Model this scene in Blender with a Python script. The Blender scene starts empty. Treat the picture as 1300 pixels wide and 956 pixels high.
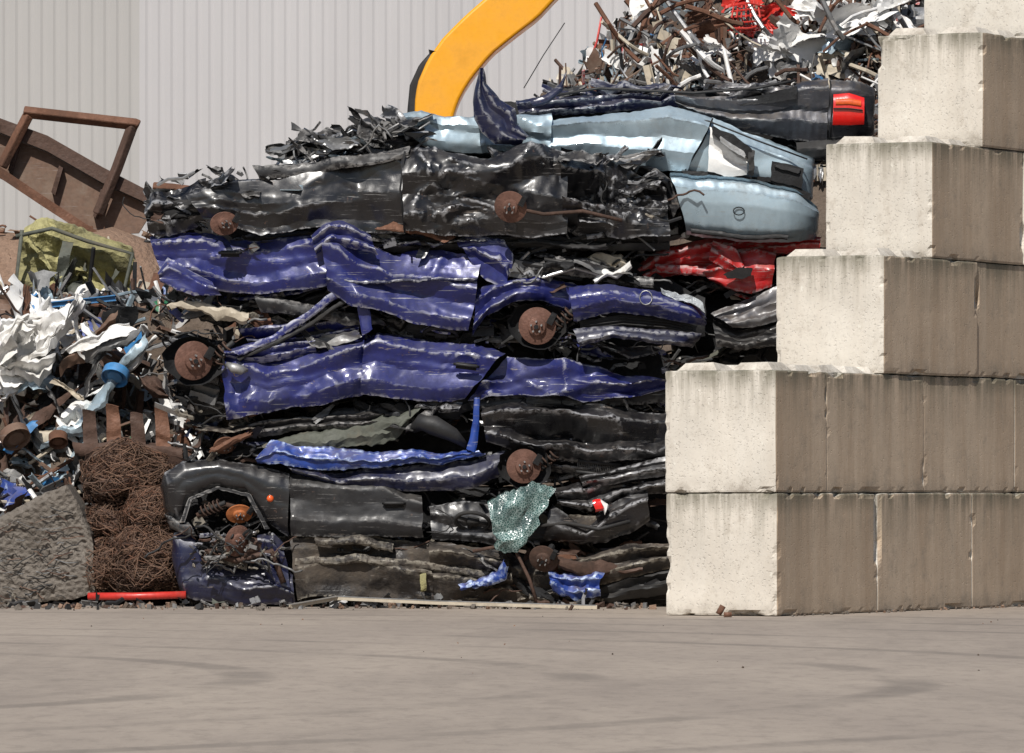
import bpy, bmesh, math, random
from mathutils import Vector, Matrix, noise, Euler

scene = bpy.context.scene
F = 8232.0; CD = 42.0; EYE = 0.83
def W(u, v, Y=0.0):
    """survey units (1/196 m at the wall corner) -> metres at depth Y"""
    k = (CD + Y) / F
    return Vector(((u - 650) * k, Y, EYE + (620 - v) * k))

# ------------------------------------------------------------------ materials
def nodes_of(name):
    m = bpy.data.materials.new(name); m.use_nodes = True
    nt = m.node_tree
    return m, nt, nt.nodes['Principled BSDF']
def N(nt, t, **kw):
    n = nt.nodes.new(t)
    for k, v in kw.items(): setattr(n, k, v)
    return n
def c4(c): return (c[0], c[1], c[2], 1)
def mixc(nt, fac, a, b, mode='MIX'):
    n = N(nt, 'ShaderNodeMix', data_type='RGBA', blend_type=mode)
    for i, x in ((0, fac), (6, a), (7, b)):
        if hasattr(x, 'is_linked'): nt.links.new(x, n.inputs[i])
        elif i == 0: n.inputs[0].default_value = x
        else: n.inputs[i].default_value = c4(x)
    return n.outputs[2]
def ramp(nt, src, p0, p1, a=0.0, b=1.0):
    n = N(nt, 'ShaderNodeMapRange')
    n.inputs[1].default_value = p0; n.inputs[2].default_value = p1
    n.inputs[3].default_value = a; n.inputs[4].default_value = b
    nt.links.new(src, n.inputs[0]); return n.outputs[0]
def mul(nt, a, b, op='MULTIPLY'):
    n = N(nt, 'ShaderNodeMath', operation=op); n.use_clamp = True
    for i, x in enumerate((a, b)):
        if hasattr(x, 'is_linked'): nt.links.new(x, n.inputs[i])
        else: n.inputs[i].default_value = x
    return n.outputs[0]
def tex(nt, scale, detail=4, rough=.6, sc=(1, 1, 1), rot=(0, 0, 0), dist=0):
    tc = N(nt, 'ShaderNodeTexCoord'); mp = N(nt, 'ShaderNodeMapping')
    mp.inputs['Scale'].default_value = sc; mp.inputs['Rotation'].default_value = rot
    nt.links.new(tc.outputs['Object'], mp.inputs[0])
    n = N(nt, 'ShaderNodeTexNoise'); n.inputs['Scale'].default_value = scale
    n.inputs['Detail'].default_value = detail; n.inputs['Roughness'].default_value = rough
    n.inputs['Distortion'].default_value = dist
    nt.links.new(mp.outputs[0], n.inputs['Vector']); return n.outputs[0]
def bump(nt, p, src, strength, dist=.01):
    b = N(nt, 'ShaderNodeBump'); b.inputs['Strength'].default_value = strength
    b.inputs['Distance'].default_value = dist
    nt.links.new(src, b.inputs['Height']); nt.links.new(b.outputs[0], p.inputs['Normal'])

def M(name, col, rough=.5, metal=0., coat=0., dirt=(.16, .13, .10), damt=.3, d0=.5, d1=.7,
      wear=None, wamt=.7, scr=0., bs=14, bst=.3, bd=.01, var=.5, spec=.5, dust=0.):
    m, nt, p = nodes_of(name)
    n1 = tex(nt, 2.7, 6, .72); n2 = tex(nt, 28, 3, .6)
    c = mixc(nt, ramp(nt, n2, .35, .7, 0, var), col, tuple(x * .45 for x in col))
    df = ramp(nt, n1, d0, d1, 0, damt)
    if dust > 0:
        g0 = N(nt, 'ShaderNodeNewGeometry'); sx = N(nt, 'ShaderNodeSeparateXYZ'); nt.links.new(g0.outputs['Normal'], sx.inputs[0])
        du = mul(nt, ramp(nt, sx.outputs[2], .0, .9, .08 * dust, dust), ramp(nt, tex(nt, 7, 5, .75), .40, .62, .1, 1))
        df = mul(nt, df, du, 'MAXIMUM')
    c = mixc(nt, df, c, dirt)
    if scr > 0:
        s = tex(nt, 3, 5, .7, sc=(1.2, 1, 26), rot=(0, .25, 0))
        c = mixc(nt, ramp(nt, s, .62, .66, 0, scr), c, (.42, .41, .40))
        s2 = tex(nt, 2.2, 5, .78, sc=(1.4, 1, 7), rot=(0, -.6, 0))
        c = mixc(nt, ramp(nt, s2, .64, .66, 0, scr), c, (.26, .22, .19))
        s3 = tex(nt, 11, 4, .8)
        c = mixc(nt, ramp(nt, s3, .66, .68, 0, scr), c, (.12, .07, .05))
    if wear:
        g = N(nt, 'ShaderNodeNewGeometry')
        c = mixc(nt, mul(nt, ramp(nt, g.outputs['Pointiness'], .515, .55, 0, wamt), ramp(nt, n2, .42, .52)), c, wear)
    nt.links.new(c, p.inputs['Base Color'])
    r = mul(nt, ramp(nt, n1, .32, .68, rough * .75, min(1, rough * 1.5 + .1)), ramp(nt, df, 0, 1, 0, .5), 'ADD')
    nt.links.new(r, p.inputs['Roughness'])
    p.inputs['Metallic'].default_value = metal
    if coat > 0:
        cw = N(nt, 'ShaderNodeMath', operation='MULTIPLY_ADD'); cw.use_clamp = True
        nt.links.new(df, cw.inputs[0]); cw.inputs[1].default_value = -1.8 * coat; cw.inputs[2].default_value = coat
        nt.links.new(cw.outputs[0], p.inputs['Coat Weight'])
        nt.links.new(ramp(nt, tex(nt, 5, 4, .7), .35, .7, .08, .38), p.inputs['Coat Roughness'])
    p.inputs['Specular IOR Level'].default_value = spec
    bump(nt, p, tex(nt, bs, 4, .6), bst, bd)
    return m

P = dict(bs=40, bst=.3, bd=.003, dust=.6)
MT = {}
MT['purple'] = M('paint_violet_blue', (.013, .018, .135), .36, .2, .42, dirt=(.05, .05, .08), damt=.5, wear=(.45, .45, .5), scr=.6, **P)
MT['black'] = M('paint_black', (.006, .006, .008), .25, 0, .55, damt=.4, dirt=(.05, .045, .042), wear=(.35, .35, .36), wamt=.7, scr=.4, **P)
MT['satin'] = M('paint_black_dusty', (.010, .010, .012), .42, 0, .12, damt=.5, dirt=(.055, .049, .042), wear=(.28, .27, .26), wamt=.6, scr=.4, **P)
MT['navy'] = M('paint_navy', (.007, .010, .045), .32, .1, .4, damt=.5, dirt=(.06, .056, .055), wear=(.35, .35, .37), scr=.4, **P)
MT['blue'] = M('paint_bright_blue', (.012, .05, .28), .36, .2, .4, damt=.5, wear=(.5, .6, .8), scr=.6, **P)
MT['silver'] = M('paint_silver_blue', (.40, .51, .58), .3, .45, .5, dirt=(.22, .20, .17), damt=.5, d0=.5, wear=(.1, .1, .1), wamt=.4, scr=.35, var=.15, bs=40, bst=.2, bd=.002, dust=.25)
MT['graphite'] = M('paint_graphite', (.055, .057, .068), .32, .5, .4, damt=.45, wear=(.35, .35, .35), scr=.4, **P)
MT['red'] = M('paint_red', (.45, .008, .010), .34, .05, .4, damt=.4, wear=(.5, .4, .4), scr=.45, **P)
MT['mud'] = M('muddy_underbody', (.022, .019, .018), .5, .1, 0, dirt=(.12, .095, .072), damt=.8, d0=.42, d1=.66, wear=(.3, .27, .22), wamt=.6, bst=.7, bd=.012, bs=25, scr=.4)
MT['dark'] = M('dark_interior', (.005, .005, .006), .8, 0, 0, damt=.4, dirt=(.025, .021, .018), bst=.6, bd=.02)
MT['fabric'] = M('seat_fabric', (.045, .047, .052), .95, 0, 0, damt=.6, dirt=(.10, .09, .075), bs=120, bst=.6, bd=.004)
MT['rust'] = M('rust', (.17, .078, .045), .8, .1, 0, dirt=(.07, .038, .026), damt=.8, d0=.4, d1=.65, bst=.7, bs=40)
MT['rustd'] = M('rust_dark', (.085, .047, .033), .8, .1, 0, dirt=(.03, .023, .019), damt=.7, bst=.7, bs=30)
MT['rusto'] = M('rust_orange', (.38, .12, .035), .8, 0, 0, dirt=(.1, .04, .02), damt=.7, bs=40)
MT['hub'] = M('rusted_disc', (.19, .095, .068), .6, .3, 0, dirt=(.08, .045, .035), damt=.8, d0=.4, bs=60, bst=.5)
MT['steel'] = M('bare_steel', (.40, .40, .40), .35, .7, 0, damt=.6, scr=.4, bs=20)
MT['grey'] = M('grey_metal', (.19, .19, .19), .5, .4, 0, damt=.6, scr=.3)
MT['white'] = M('white_sheet', (.74, .73, .71), .5, 0, 0, dirt=(.3, .26, .2), damt=.55, d0=.5, var=.15)
MT['cream'] = M('cream_plastic', (.46, .40, .31), .5, 0, 0, damt=.6, var=.3)
MT['plastic'] = M('black_plastic', (.014, .014, .015), .5, 0, 0, damt=.4, dirt=(.06, .053, .046), dust=.35)
MT['lblue'] = M('light_blue_plastic', (.05, .21, .46), .4, 0, 0, damt=.5)
MT['green'] = M('green_plastic', (.03, .15, .07), .45, 0, 0, damt=.6)
MT['foam'] = M('yellow_foam', (.36, .33, .15), .85, 0, 0, dirt=(.10, .09, .055), damt=.85, d0=.44, bst=.9, bd=.03)
MT['redp'] = M('red_pipe', (.55, .03, .02), .4, 0, .2, damt=.3)
MT['yellow'] = M('excavator_yellow', (.80, .35, .010), .4, 0, .25, dirt=(.4, .2, .05), damt=.3, var=.15, bst=.1)
MT['wire'] = M('rusty_wire', (.21, .12, .078), .85, .1, 0, dirt=(.09, .06, .042), damt=.8, d0=.4)
MT['bale'] = M('pressed_bale', (.185, .16, .135), .85, 0, 0, dirt=(.075, .06, .048), damt=.8, d0=.45, bs=55, bst=1, bd=.02)
MT['soil'] = M('brown_soil', (.11, .08, .058), .95, 0, 0, dirt=(.05, .038, .03), damt=.8, bst=1, bd=.05)
MT['sand'] = M('rust_sand', (.25, .16, .11), .95, 0, 0, dirt=(.15, .09, .06), damt=.7, bst=1, bd=.05)
MT['ochre'] = M('rusty_plate', (.16, .095, .065), .75, .1, 0, dirt=(.26, .21, .17), damt=.6, d0=.48, scr=.25, bs=10)
MT['olive'] = M('dirty_lining', (.085, .09, .072), .8, 0, 0, damt=.6, bst=.9)
MT['frost'] = M('clear_lens', (.45, .48, .5), .15, 0, .5, damt=.5, var=.5, bs=80, bst=.8)
MT['lampred'] = M('tail_lamp_red', (.66, .012, .008), .12, 0, 1, damt=.15, bst=.1, var=.25, bs=60)
MT['lampor'] = M('lamp_orange', (.75, .11, .015), .15, 0, 1, damt=.1, bst=.1)

def glass_mat():
    m, nt, p = nodes_of('shattered_glass')
    tc = N(nt, 'ShaderNodeTexCoord'); v = N(nt, 'ShaderNodeTexVoronoi', feature='DISTANCE_TO_EDGE')
    v.inputs['Scale'].default_value = 60
    nt.links.new(tc.outputs['Object'], v.inputs['Vector'])
    f = ramp(nt, v.outputs['Distance'], .02, .12)
    big = ramp(nt, tex(nt, 7, 5, .7), .40, .62)
    c = mixc(nt, f, (.40, .50, .48), (.06, .13, .12))
    c = mixc(nt, mul(nt, big, .8), c, (.02, .035, .035))
    nt.links.new(c, p.inputs['Base Color']); p.inputs['Roughness'].default_value = .18
    bump(nt, p, v.outputs['Distance'], .6, .006)
    return m
MT['glass'] = glass_mat()

def concrete(name, base, brown, bamt, blots):
    m, nt, p = nodes_of(name)
    oi = N(nt, 'ShaderNodeObjectInfo')
    n1 = tex(nt, 1.9, 8, .7); n2 = tex(nt, 45, 4, .75); st = tex(nt, 5, 5, .7, sc=(1, 1, .10)); st2 = tex(nt, 13, 5, .75, sc=(1, 1, .06))
    c = mixc(nt, ramp(nt, n1, .35, .65), base, tuple(x * .78 for x in base))
    c = mixc(nt, ramp(nt, st, .42, .72, 0, bamt), c, brown)
    c = mixc(nt, ramp(nt, n2, .56, .70, 0, .5), c, tuple(x * .5 for x in base))
    blot = tex(nt, 4.5, 7, .8)
    c = mixc(nt, ramp(nt, blot, .54, .68, 0, blots), c, (.25, .21, .165))
    c = mixc(nt, ramp(nt, oi.outputs['Random'], 0, 1, 0, .35), c, brown)
    tc = N(nt, 'ShaderNodeTexCoord'); sx = N(nt, 'ShaderNodeSeparateXYZ'); nt.links.new(tc.outputs['Object'], sx.inputs[0])
    z = N(nt, 'ShaderNodeMath', operation='WRAP'); z.inputs[1].default_value = .8; z.inputs[2].default_value = 0
    nt.links.new(sx.outputs[2], z.inputs[0])
    up = ramp(nt, z.outputs[0], .42, .80)
    c = mixc(nt, mul(nt, mul(nt, up, ramp(nt, st2, .42, .60)), .65), c, (.16, .14, .10))
    c = mixc(nt, mul(nt, mul(nt, ramp(nt, z.outputs[0], .66, .80), ramp(nt, st, .40, .55)), .8), c, (.09, .085, .055))
    low = ramp(nt, z.outputs[0], .12, .0)
    c = mixc(nt, mul(nt, mul(nt, low, ramp(nt, blot, .38, .6)), .65), c, (.18, .15, .115))
    edge = tex(nt, 14, 4, .8, sc=(1, 1, .5))
    c = mixc(nt, ramp(nt, edge, .64, .70, 0, .4), c, tuple(min(.78, x * 1.2) for x in base))
    nt.links.new(c, p.inputs['Base Color']); p.inputs['Roughness'].default_value = .9
    pit = tex(nt, 60, 3, .5)
    bump(nt, p, mul(nt, ramp(nt, pit, .28, .40), ramp(nt, n1, .2, .8, .5, 1)), .55, .010)
    return m
MT['conc'] = concrete('concrete_pale', (.68, .64, .57), (.46, .39, .31), .3, .5)
MT['concd'] = concrete('concrete_stained', (.53, .42, .31), (.33, .235, .155), .8, .6)

def ground_mat():
    m, nt, p = nodes_of('yard_concrete')
    a = tex(nt, .8, 7, .7, sc=(.6, .16, 1)); b = tex(nt, 9, 6, .75, sc=(1, .3, 1)); s = tex(nt, 1.4, 6, .7, sc=(.5, .12, 1), rot=(0, 0, .12), dist=.8)
    c = mixc(nt, ramp(nt, a, .35, .65), (.34, .285, .232), (.255, .212, .175))
    c = mixc(nt, ramp(nt, s, .50, .66, 0, .40), c, (.18, .15, .124))
    c = mixc(nt, ramp(nt, b, .48, .72, 0, .55), c, (.16, .132, .108))
    c = mixc(nt, ramp(nt, tex(nt, 30, 4, .8, sc=(1, .4, 1)), .60, .68, 0, .5), c, (.40, .34, .28))
    tc = N(nt, 'ShaderNodeTexCoord'); mp = N(nt, 'ShaderNodeMapping'); mp.inputs['Location'].default_value = (9, 14, 0)
    nt.links.new(tc.outputs['Object'], mp.inputs[0])
    w = N(nt, 'ShaderNodeTexWave', wave_type='RINGS', rings_direction='Z'); w.inputs['Scale'].default_value = .22
    w.inputs['Distortion'].default_value = 1.6; w.inputs['Detail'].default_value = 3; w.inputs['Detail Scale'].default_value = .5
    nt.links.new(mp.outputs[0], w.inputs[0])
    c = mixc(nt, mul(nt, mul(nt, ramp(nt, w.outputs['Fac'], .90, .98), ramp(nt, tex(nt, .5, 3), .42, .58)), .40), c, (.10, .085, .07))
    nt.links.new(c, p.inputs['Base Color']); p.inputs['Roughness'].default_value = .92
    bump(nt, p, b, .45, .01)
    return m
MT['ground'] = ground_mat()
for key, nm, a_, b_ in (('clad', 'grey_cladding', (.43, .42, .425), (.385, .375, .38)), ('clad2', 'grey_cladding_darker', (.375, .365, .355), (.33, .32, .31))):  # second cladding is the same grey, slightly darker overall
    m, nt, p = nodes_of(nm)
    nt.links.new(mixc(nt, ramp(nt, tex(nt, .6, 5, .6, sc=(1, 1, .3)), .3, .7), a_, b_), p.inputs['Base Color']); p.inputs['Roughness'].default_value = .65
    MT[key] = m

# ------------------------------------------------------------------ mesh helpers
class MB:
    def __init__(s): s.v = []; s.f = []; s.m = []; s.mats = []
    def mi(s, k):
        if k not in s.mats: s.mats.append(k)
        return s.mats.index(k)
    def add(s, vs, fs, k):
        o = len(s.v); s.v += [tuple(x) for x in vs]; i = s.mi(k)
        for f in fs: s.f.append(tuple(a + o for a in f)); s.m.append(i)
    def obj(s, name, parent=None, smooth=True, sharp=None):
        me = bpy.data.meshes.new(name); me.from_pydata(s.v, [], s.f)
        for k in s.mats: me.materials.append(MT[k])
        me.polygons.foreach_set('material_index', s.m)
        me.polygons.foreach_set('use_smooth', [smooth] * len(s.f))
        me.update()
        if sharp: me.set_sharp_from_angle(angle=math.radians(sharp))
        o = bpy.data.objects.new(name, me); scene.collection.objects.link(o)
        if parent: o.parent = parent
        return o
    def box(s, c, size, k, R=None, taper=1.0):
        x, y, z = [a / 2 for a in size]
        vs = []
        for dz, t in ((-z, 1), (z, taper)):
            for dx, dy in ((-x, -y), (x, -y), (x, y), (-x, y)): vs.append(Vector((dx * t, dy * t, dz)))
        if R: vs = [R @ a for a in vs]
        vs = [a + Vector(c) for a in vs]
        s.add(vs, [(3, 2, 1, 0), (4, 5, 6, 7), (0, 1, 5, 4), (1, 2, 6, 5), (2, 3, 7, 6), (3, 0, 4, 7)], k)
    def tube(s, pts, r, k, n=6, cap=True):
        pts = [Vector(a) for a in pts]; vs = []; fs = []
        rs = r if isinstance(r, (list, tuple)) else [r] * len(pts)
        for i, a in enumerate(pts):
            d = (pts[min(i + 1, len(pts) - 1)] - pts[max(i - 1, 0)])
            if d.length < 1e-6: d = Vector((0, 0, 1))
            d.normalize(); u = d.orthogonal() if abs(d.y) > .95 else d.cross(Vector((0, 1, 0)))
            u.normalize(); w = d.cross(u)
            for j in range(n):
                t = 2 * math.pi * j / n; vs.append(a + (u * math.cos(t) + w * math.sin(t)) * rs[i])
        for i in range(len(pts) - 1):
            for j in range(n): fs.append((i * n + j, i * n + (j + 1) % n, (i + 1) * n + (j + 1) % n, (i + 1) * n + j))
        if cap: fs.append(tuple(range(n))[::-1]); fs.append(tuple((len(pts) - 1) * n + j for j in range(n)))
        s.add(vs, fs, k)
    def plate(s, c, a, b, R, k, rnd, n=4, cr=.25):
        ang = rnd.uniform(0, 3.1); off = rnd.uniform(-.3, .3); ang2 = rnd.uniform(0, 3.1); q1 = rnd.uniform(-1, 1) * cr * 2; q2 = rnd.uniform(-1, 1) * cr * 2
        vs = []; sk = rnd.uniform(-.4, .4); tp = rnd.uniform(.5, 1)
        for i in range(n + 1):
            for j in range(n + 1):
                x = i / n - .5; y = j / n - .5
                f = abs(x * math.cos(ang) + y * math.sin(ang) - off) * q1 + abs(x * math.cos(ang2) + y * math.sin(ang2) + off) * q2 + rnd.uniform(-1, 1) * cr * .12
                ex = rnd.uniform(-.08, .08) * (i in (0, n)); ey = rnd.uniform(-.1, .1) * (j in (0, n))
                vs.append(R @ Vector(((x + sk * y + ex) * a, (y + ey) * b * (1 - (1 - tp) * (x + .5)), f * min(a, b) * 1.6 if b > .3 * a else f * a * .5)) + c)
        fs = [(i * (n + 1) + j, (i + 1) * (n + 1) + j, (i + 1) * (n + 1) + j + 1, i * (n + 1) + j + 1) for i in range(n) for j in range(n)]
        s.add(vs, fs, k)

def empty(name, loc=(0, 0, 0)):
    o = bpy.data.objects.new(name, None); scene.collection.objects.link(o); o.empty_display_size = .2
    return o

# faceted crease field : linear interpolation of random heights over a warped triangle lattice
def _h(i, j, s):
    v = math.sin(i * 127.1 + j * 311.7 + s * 74.7) * 43758.5453
    return (v - math.floor(v)) * 2 - 1
def tri(x, z, s):
    i = math.floor(x); j = math.floor(z); a = x - i; b = z - j
    h00 = _h(i, j, s); h11 = _h(i + 1, j + 1, s); h10 = _h(i + 1, j, s); h01 = _h(i, j + 1, s)
    if _h(i, j, s + 5) > 0:
        if a > b: return h00 + (h10 - h00) * a + (h11 - h10) * b
        return h00 + (h11 - h01) * a + (h01 - h00) * b
    if a + b < 1: return h00 + (h10 - h00) * a + (h01 - h00) * b
    return h11 + (h01 - h11) * (1 - a) + (h10 - h11) * (1 - b)
def crum(x, y, z, seed, fx, fz, fine=1.):
    zz = z + y * .6; w1 = noise.noise(Vector((x * 1.7, zz * 2.2, seed * 3.3))); w2 = noise.noise(Vector((x * 1.7 + 9, zz * 2.2, seed * 5.1)))
    X = x * fx + .30 * w1; Z = zz * fz + .30 * w2
    a = .5 + .35 * math.sin(seed * 2.3)
    c_, s_ = math.cos(a), math.sin(a)
    d = .62 * tri(X * 1.9 + Z * .6, Z * 1.3 - X * .4, seed)
    d += .32 * fine * tri((X * c_ + Z * s_) * 3.9, (Z * c_ - X * s_) * 3.0, seed + 11)
    m = max(.12, noise.noise(Vector((x * 1.3, zz * 2, seed + 40))) * 3)       # fine crumpling mostly in patches
    d += .20 * fine * m * tri((X * c_ - Z * s_) * 9, (Z * c_ + X * s_) * 8, seed + 23)
    d += .08 * fine * m * tri(X * 20 + Z * 7, Z * 18 - X * 7, seed + 31)
    d += .20 * (1 - 2.6 * abs(noise.noise(Vector((X * 1.1, Z * 2.1, seed * 1.7)))))
    d += .22 * (1 - 2.8 * abs(noise.noise(Vector((X * 2.3 + Z * .9, Z * .8, seed * 2.9)))))
    return d

def resample(pts, n):
    Q = [(p[0], p[1], p[2] if len(p) > 2 else 0.) for p in pts]
    L = [0]
    for a, b in zip(Q, Q[1:]): L.append(L[-1] + math.dist(a[:2], b[:2]))
    out = []; j = 0
    for i in range(n):
        t = L[-1] * i / (n - 1)
        while j < len(L) - 2 and L[j + 1] < t: j += 1
        k = (t - L[j]) / max(1e-9, L[j + 1] - L[j])
        a, b = Q[j], Q[j + 1]; out.append(tuple(a[c] + (b[c] - a[c]) * k for c in range(3)))
    return out
def plen(pts): return sum(math.dist(a[:2], b[:2]) for a, b in zip(pts, pts[1:]))
def pl(prof, s):
    for (a, x), (b, y) in zip(prof, prof[1:]):
        if s <= b: return x + (y - x) * (s - a) / max(1e-6, b - a)
    return prof[-1][1]

_seed = [0]
def loft_into(mb, top, bot, Y, mk, amp=.045, bulge=.02, ret=.06, fx=1., fz=2., res=.015, endr=(0, 0), edge=.012, groove=(), seed=None, zs=.45, prof=None, fold=None, fine=1., ripple=0., pv=1.):
    _seed[0] += 1; seed = _seed[0] if seed is None else seed
    rr = random.Random(seed * 13 + 5)
    k = (CD + Y) / F
    nu = max(6, int(max(plen(top), plen(bot)) * k / res)); T = resample(top, nu); B = resample(bot, nu)
    hmax = max(math.dist(a[:2], b[:2]) for a, b in zip(T, B)) * k
    ns = max(5, int(hmax / res))
    if fold is None: fold = amp * .75 if (hmax > .12 and ret < .5) else 0
    if prof is None:
        ss_ = [0, rr.uniform(.18, .36), rr.uniform(.42, .62), rr.uniform(.70, .84), 1.]; sg = rr.choice((1, 1, -1))
        prof = [(0, -.3 * fold), (ss_[1], sg * fold * rr.uniform(.4, .9)), (ss_[2], -sg * fold * rr.uniform(.3, 1)), (ss_[3], sg * fold * rr.uniform(.3, 1)), (1, -.5 * fold)]
    nr = max(1, min(16, int(ret / .05)))
    sec = [(0., ret * (1 - j / nr)) for j in range(nr)] + [(j / ns, 0.) for j in range(ns + 1)] + [(1., ret * (j + 1) / nr) for j in range(nr)]
    vs = []; tot = max(plen(top), plen(bot)) * k; tilt = rr.uniform(-.35, .35) * pv
    for i in range(nu):
        t = W(T[i][0], T[i][1], Y + T[i][2]); b = W(B[i][0], B[i][1], Y + B[i][2])
        ey = 0
        for r, dist in ((endr[0], tot * i / (nu - 1)), (endr[1], tot * (1 - i / (nu - 1)))):
            if r and dist < r: ey += r * (1 - math.sqrt(max(0, 1 - ((r - dist) / r) ** 2)))
        sh = pv * (.30 * noise.noise(Vector((t.x * 1.4, seed, 0))) + .12 * tri(t.x * 2.6, 0, seed + 3) + tilt * (i / nu - .5))
        fa = 1 + pv * (-.25 + 1.5 * noise.noise(Vector((t.x * 1.5, seed, 5))))
        for s_, back in sec:
            p_ = b.lerp(t, s_)
            q_ = abs(2 * s_ - 1); ss = 1 - q_ ** 3
            d = crum(p_.x, p_.y + back, p_.z, seed, fx, fz, fine) * amp
            if back == 0: d += pl(prof, min(1, max(0, s_ + sh * (1 - q_)))) * fa
            if ripple: d += ripple * math.sin(p_.z * 130 + 2 * math.sin(p_.x * 9)) * (.4 + .6 * math.sin(p_.x * 95 + p_.z * 30))
            y = p_.y + back + ey - bulge * ss - d
            for g in groove:
                if back == 0: y += .016 / (1 + math.exp(-max(-8, min(8, (s_ - g) * 60)))) - .008
            e = noise.noise(Vector((p_.x * 7 + seed, p_.y + back * 3, p_.z * 3))) * edge + noise.noise(Vector((p_.x * 25 + seed, 1, s_ * 4))) * edge * .6
            ex = noise.noise(Vector((p_.z * 9 + seed, s_ * 2, 7))) * edge
            vs.append((p_.x + ex, y, p_.z + e + d * zs * (.6 if back == 0 else 1)))
    m = len(sec); fs = [(i * m + j, (i + 1) * m + j, (i + 1) * m + j + 1, i * m + j + 1) for i in range(nu - 1) for j in range(m - 1)]
    if ret > .5:
        fs.append(tuple(range(m))[::-1]); fs.append(tuple((nu - 1) * m + j for j in range(m)))
    mb.add(vs, fs, mk)
def loft(parent, name, top, bot, Y, mk, **kw):
    mb = MB(); loft_into(mb, top, bot, Y, mk, **kw); return mb.obj(name, parent, True, 24)

def layers(parent, name, boxes, n, Y0, Y1, pal, seed, lmin=30, lmax=130, hmin=6, hmax=30, amp=.07, slope=.38, edge=.02):
    """torn, folded pieces of sheet metal squeezed between the bodies"""
    r = random.Random(seed); mb = MB(); ar = [abs((b[2] - b[0]) * (b[3] - b[1])) for b in boxes]
    for q in range(n):
        b = r.choices(boxes, ar)[0]; L = min(r.uniform(lmin, lmax), (b[2] - b[0])); h = r.uniform(hmin, hmax)
        u0 = r.uniform(b[0], b[2] - L); v0 = r.uniform(b[1], max(b[1] + 1, b[3] - h)); sl = r.gauss(0, slope) * min(1, 60 / L)
        npt = r.randint(3, 6); top = []; bot = []; dy0 = r.uniform(-.10, .10); dy1 = r.uniform(-.10, .10)
        for i in range(npt):
            t = i / (npt - 1); vv = v0 + sl * L * (t - .5) + r.uniform(-.35, .35) * h
            hh = h * (r.uniform(.45, 1.2) if 0 < i < npt - 1 else r.uniform(.05, .8)); dd = dy0 + (dy1 - dy0) * t
            top.append((u0 + L * t, vv, dd + r.uniform(-.03, .08))); bot.append((u0 + L * t + r.uniform(-.5, .5) * h, vv + hh, dd + r.uniform(-.05, .05)))
        loft_into(mb, top, bot, r.uniform(Y0, Y1), wpick(r, pal), amp=amp, bulge=r.uniform(-.03, .03), ret=r.uniform(.04, .12), fx=1.5, fz=1.7, res=.02, edge=edge, seed=seed * 50 + q)
    return mb.obj(name, parent, True, 24)

def cables(parent, name, boxes, n, Y0, Y1, seed, pal=None):
    r = random.Random(seed); mb = MB(); pal = pal or {'plastic': 6, 'grey': 2, 'rustd': 1.5, 'steel': 1}
    for _ in range(n):
        b = r.choice(boxes); u = r.uniform(b[0], b[2]); v = r.uniform(b[1], b[3]); Y = r.uniform(Y0, Y1); a = r.choice((0, math.pi)) + r.uniform(-.6, .6)
        pts = []
        for j in range(r.randint(6, 14)):
            pts.append(W(u, v, Y)); st = r.uniform(4, 8); u += math.cos(a) * st; v += math.sin(a) * st; a += r.uniform(-.6, .6); Y += r.uniform(-.03, .03)
            if not b[1] - 5 < v < b[3] + 5: a = -a
        mb.tube(pts, r.uniform(.003, .009), wpick(r, pal), 6)
    return mb.obj(name, parent)

def spring(parent, u, v, Y, r, L, ang, mk='rustd'):
    mb = MB(); c_ = W(u, v, Y); pts = []
    for j in range(60):
        t = j / 59; a = t * 5 * 2 * math.pi; p_ = Vector((r * math.cos(a), r * math.sin(a), (t - .5) * L)); pts.append(c_ + Euler((.3, ang, 0)).to_matrix() @ p_)
    mb.tube(pts, r * .16, mk, 6); R = Euler((.3, ang, 0)).to_matrix()
    mb.tube([c_ + R @ Vector((0, 0, -L * .6)), c_ + R @ Vector((0, 0, L * .7))], r * .4, 'plastic', 8)
    return mb.obj('coil_spring', parent)
def steering_wheel(parent, u, v, Y, r, rot):
    mb = MB(); c_ = W(u, v, Y); R = Euler(rot).to_matrix()
    mb.tube([c_ + R @ Vector((r * math.cos(j * .2618), 0, r * .8 * math.sin(j * .2618))) for j in range(25)], .014, 'plastic', 8)
    mb.box(c_, (r * .7, .04, r * .45), 'plastic', R)
    for a in (.1, 3.0, 4.7): mb.tube([c_, c_ + R @ Vector((r * math.cos(a), 0, r * .8 * math.sin(a)))], .012, 'plastic', 6)
    return mb.obj('steering_wheel', parent)
def radiator(parent, u, v, Y, w, h, rot, mk='grey'):
    mb = MB(); c_ = W(u, v, Y); R = Euler(rot).to_matrix(); n = int(w / .012)
    for i in range(n): mb.box(c_ + R @ Vector(((i / (n - 1) - .5) * w, .004 * math.sin(i), 0)), (.003, .03, h), mk, R)
    for z in (-h / 2, h / 2): mb.box(c_ + R @ Vector((0, 0, z)), (w * 1.02, .045, .02), 'plastic', R)
    for i in range(int(h / .03)): mb.box(c_ + R @ Vector((0, .006, (i + .5) * .03 - h / 2)), (w, .02, .003), mk, R)
    return mb.obj('radiator', parent)
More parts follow.
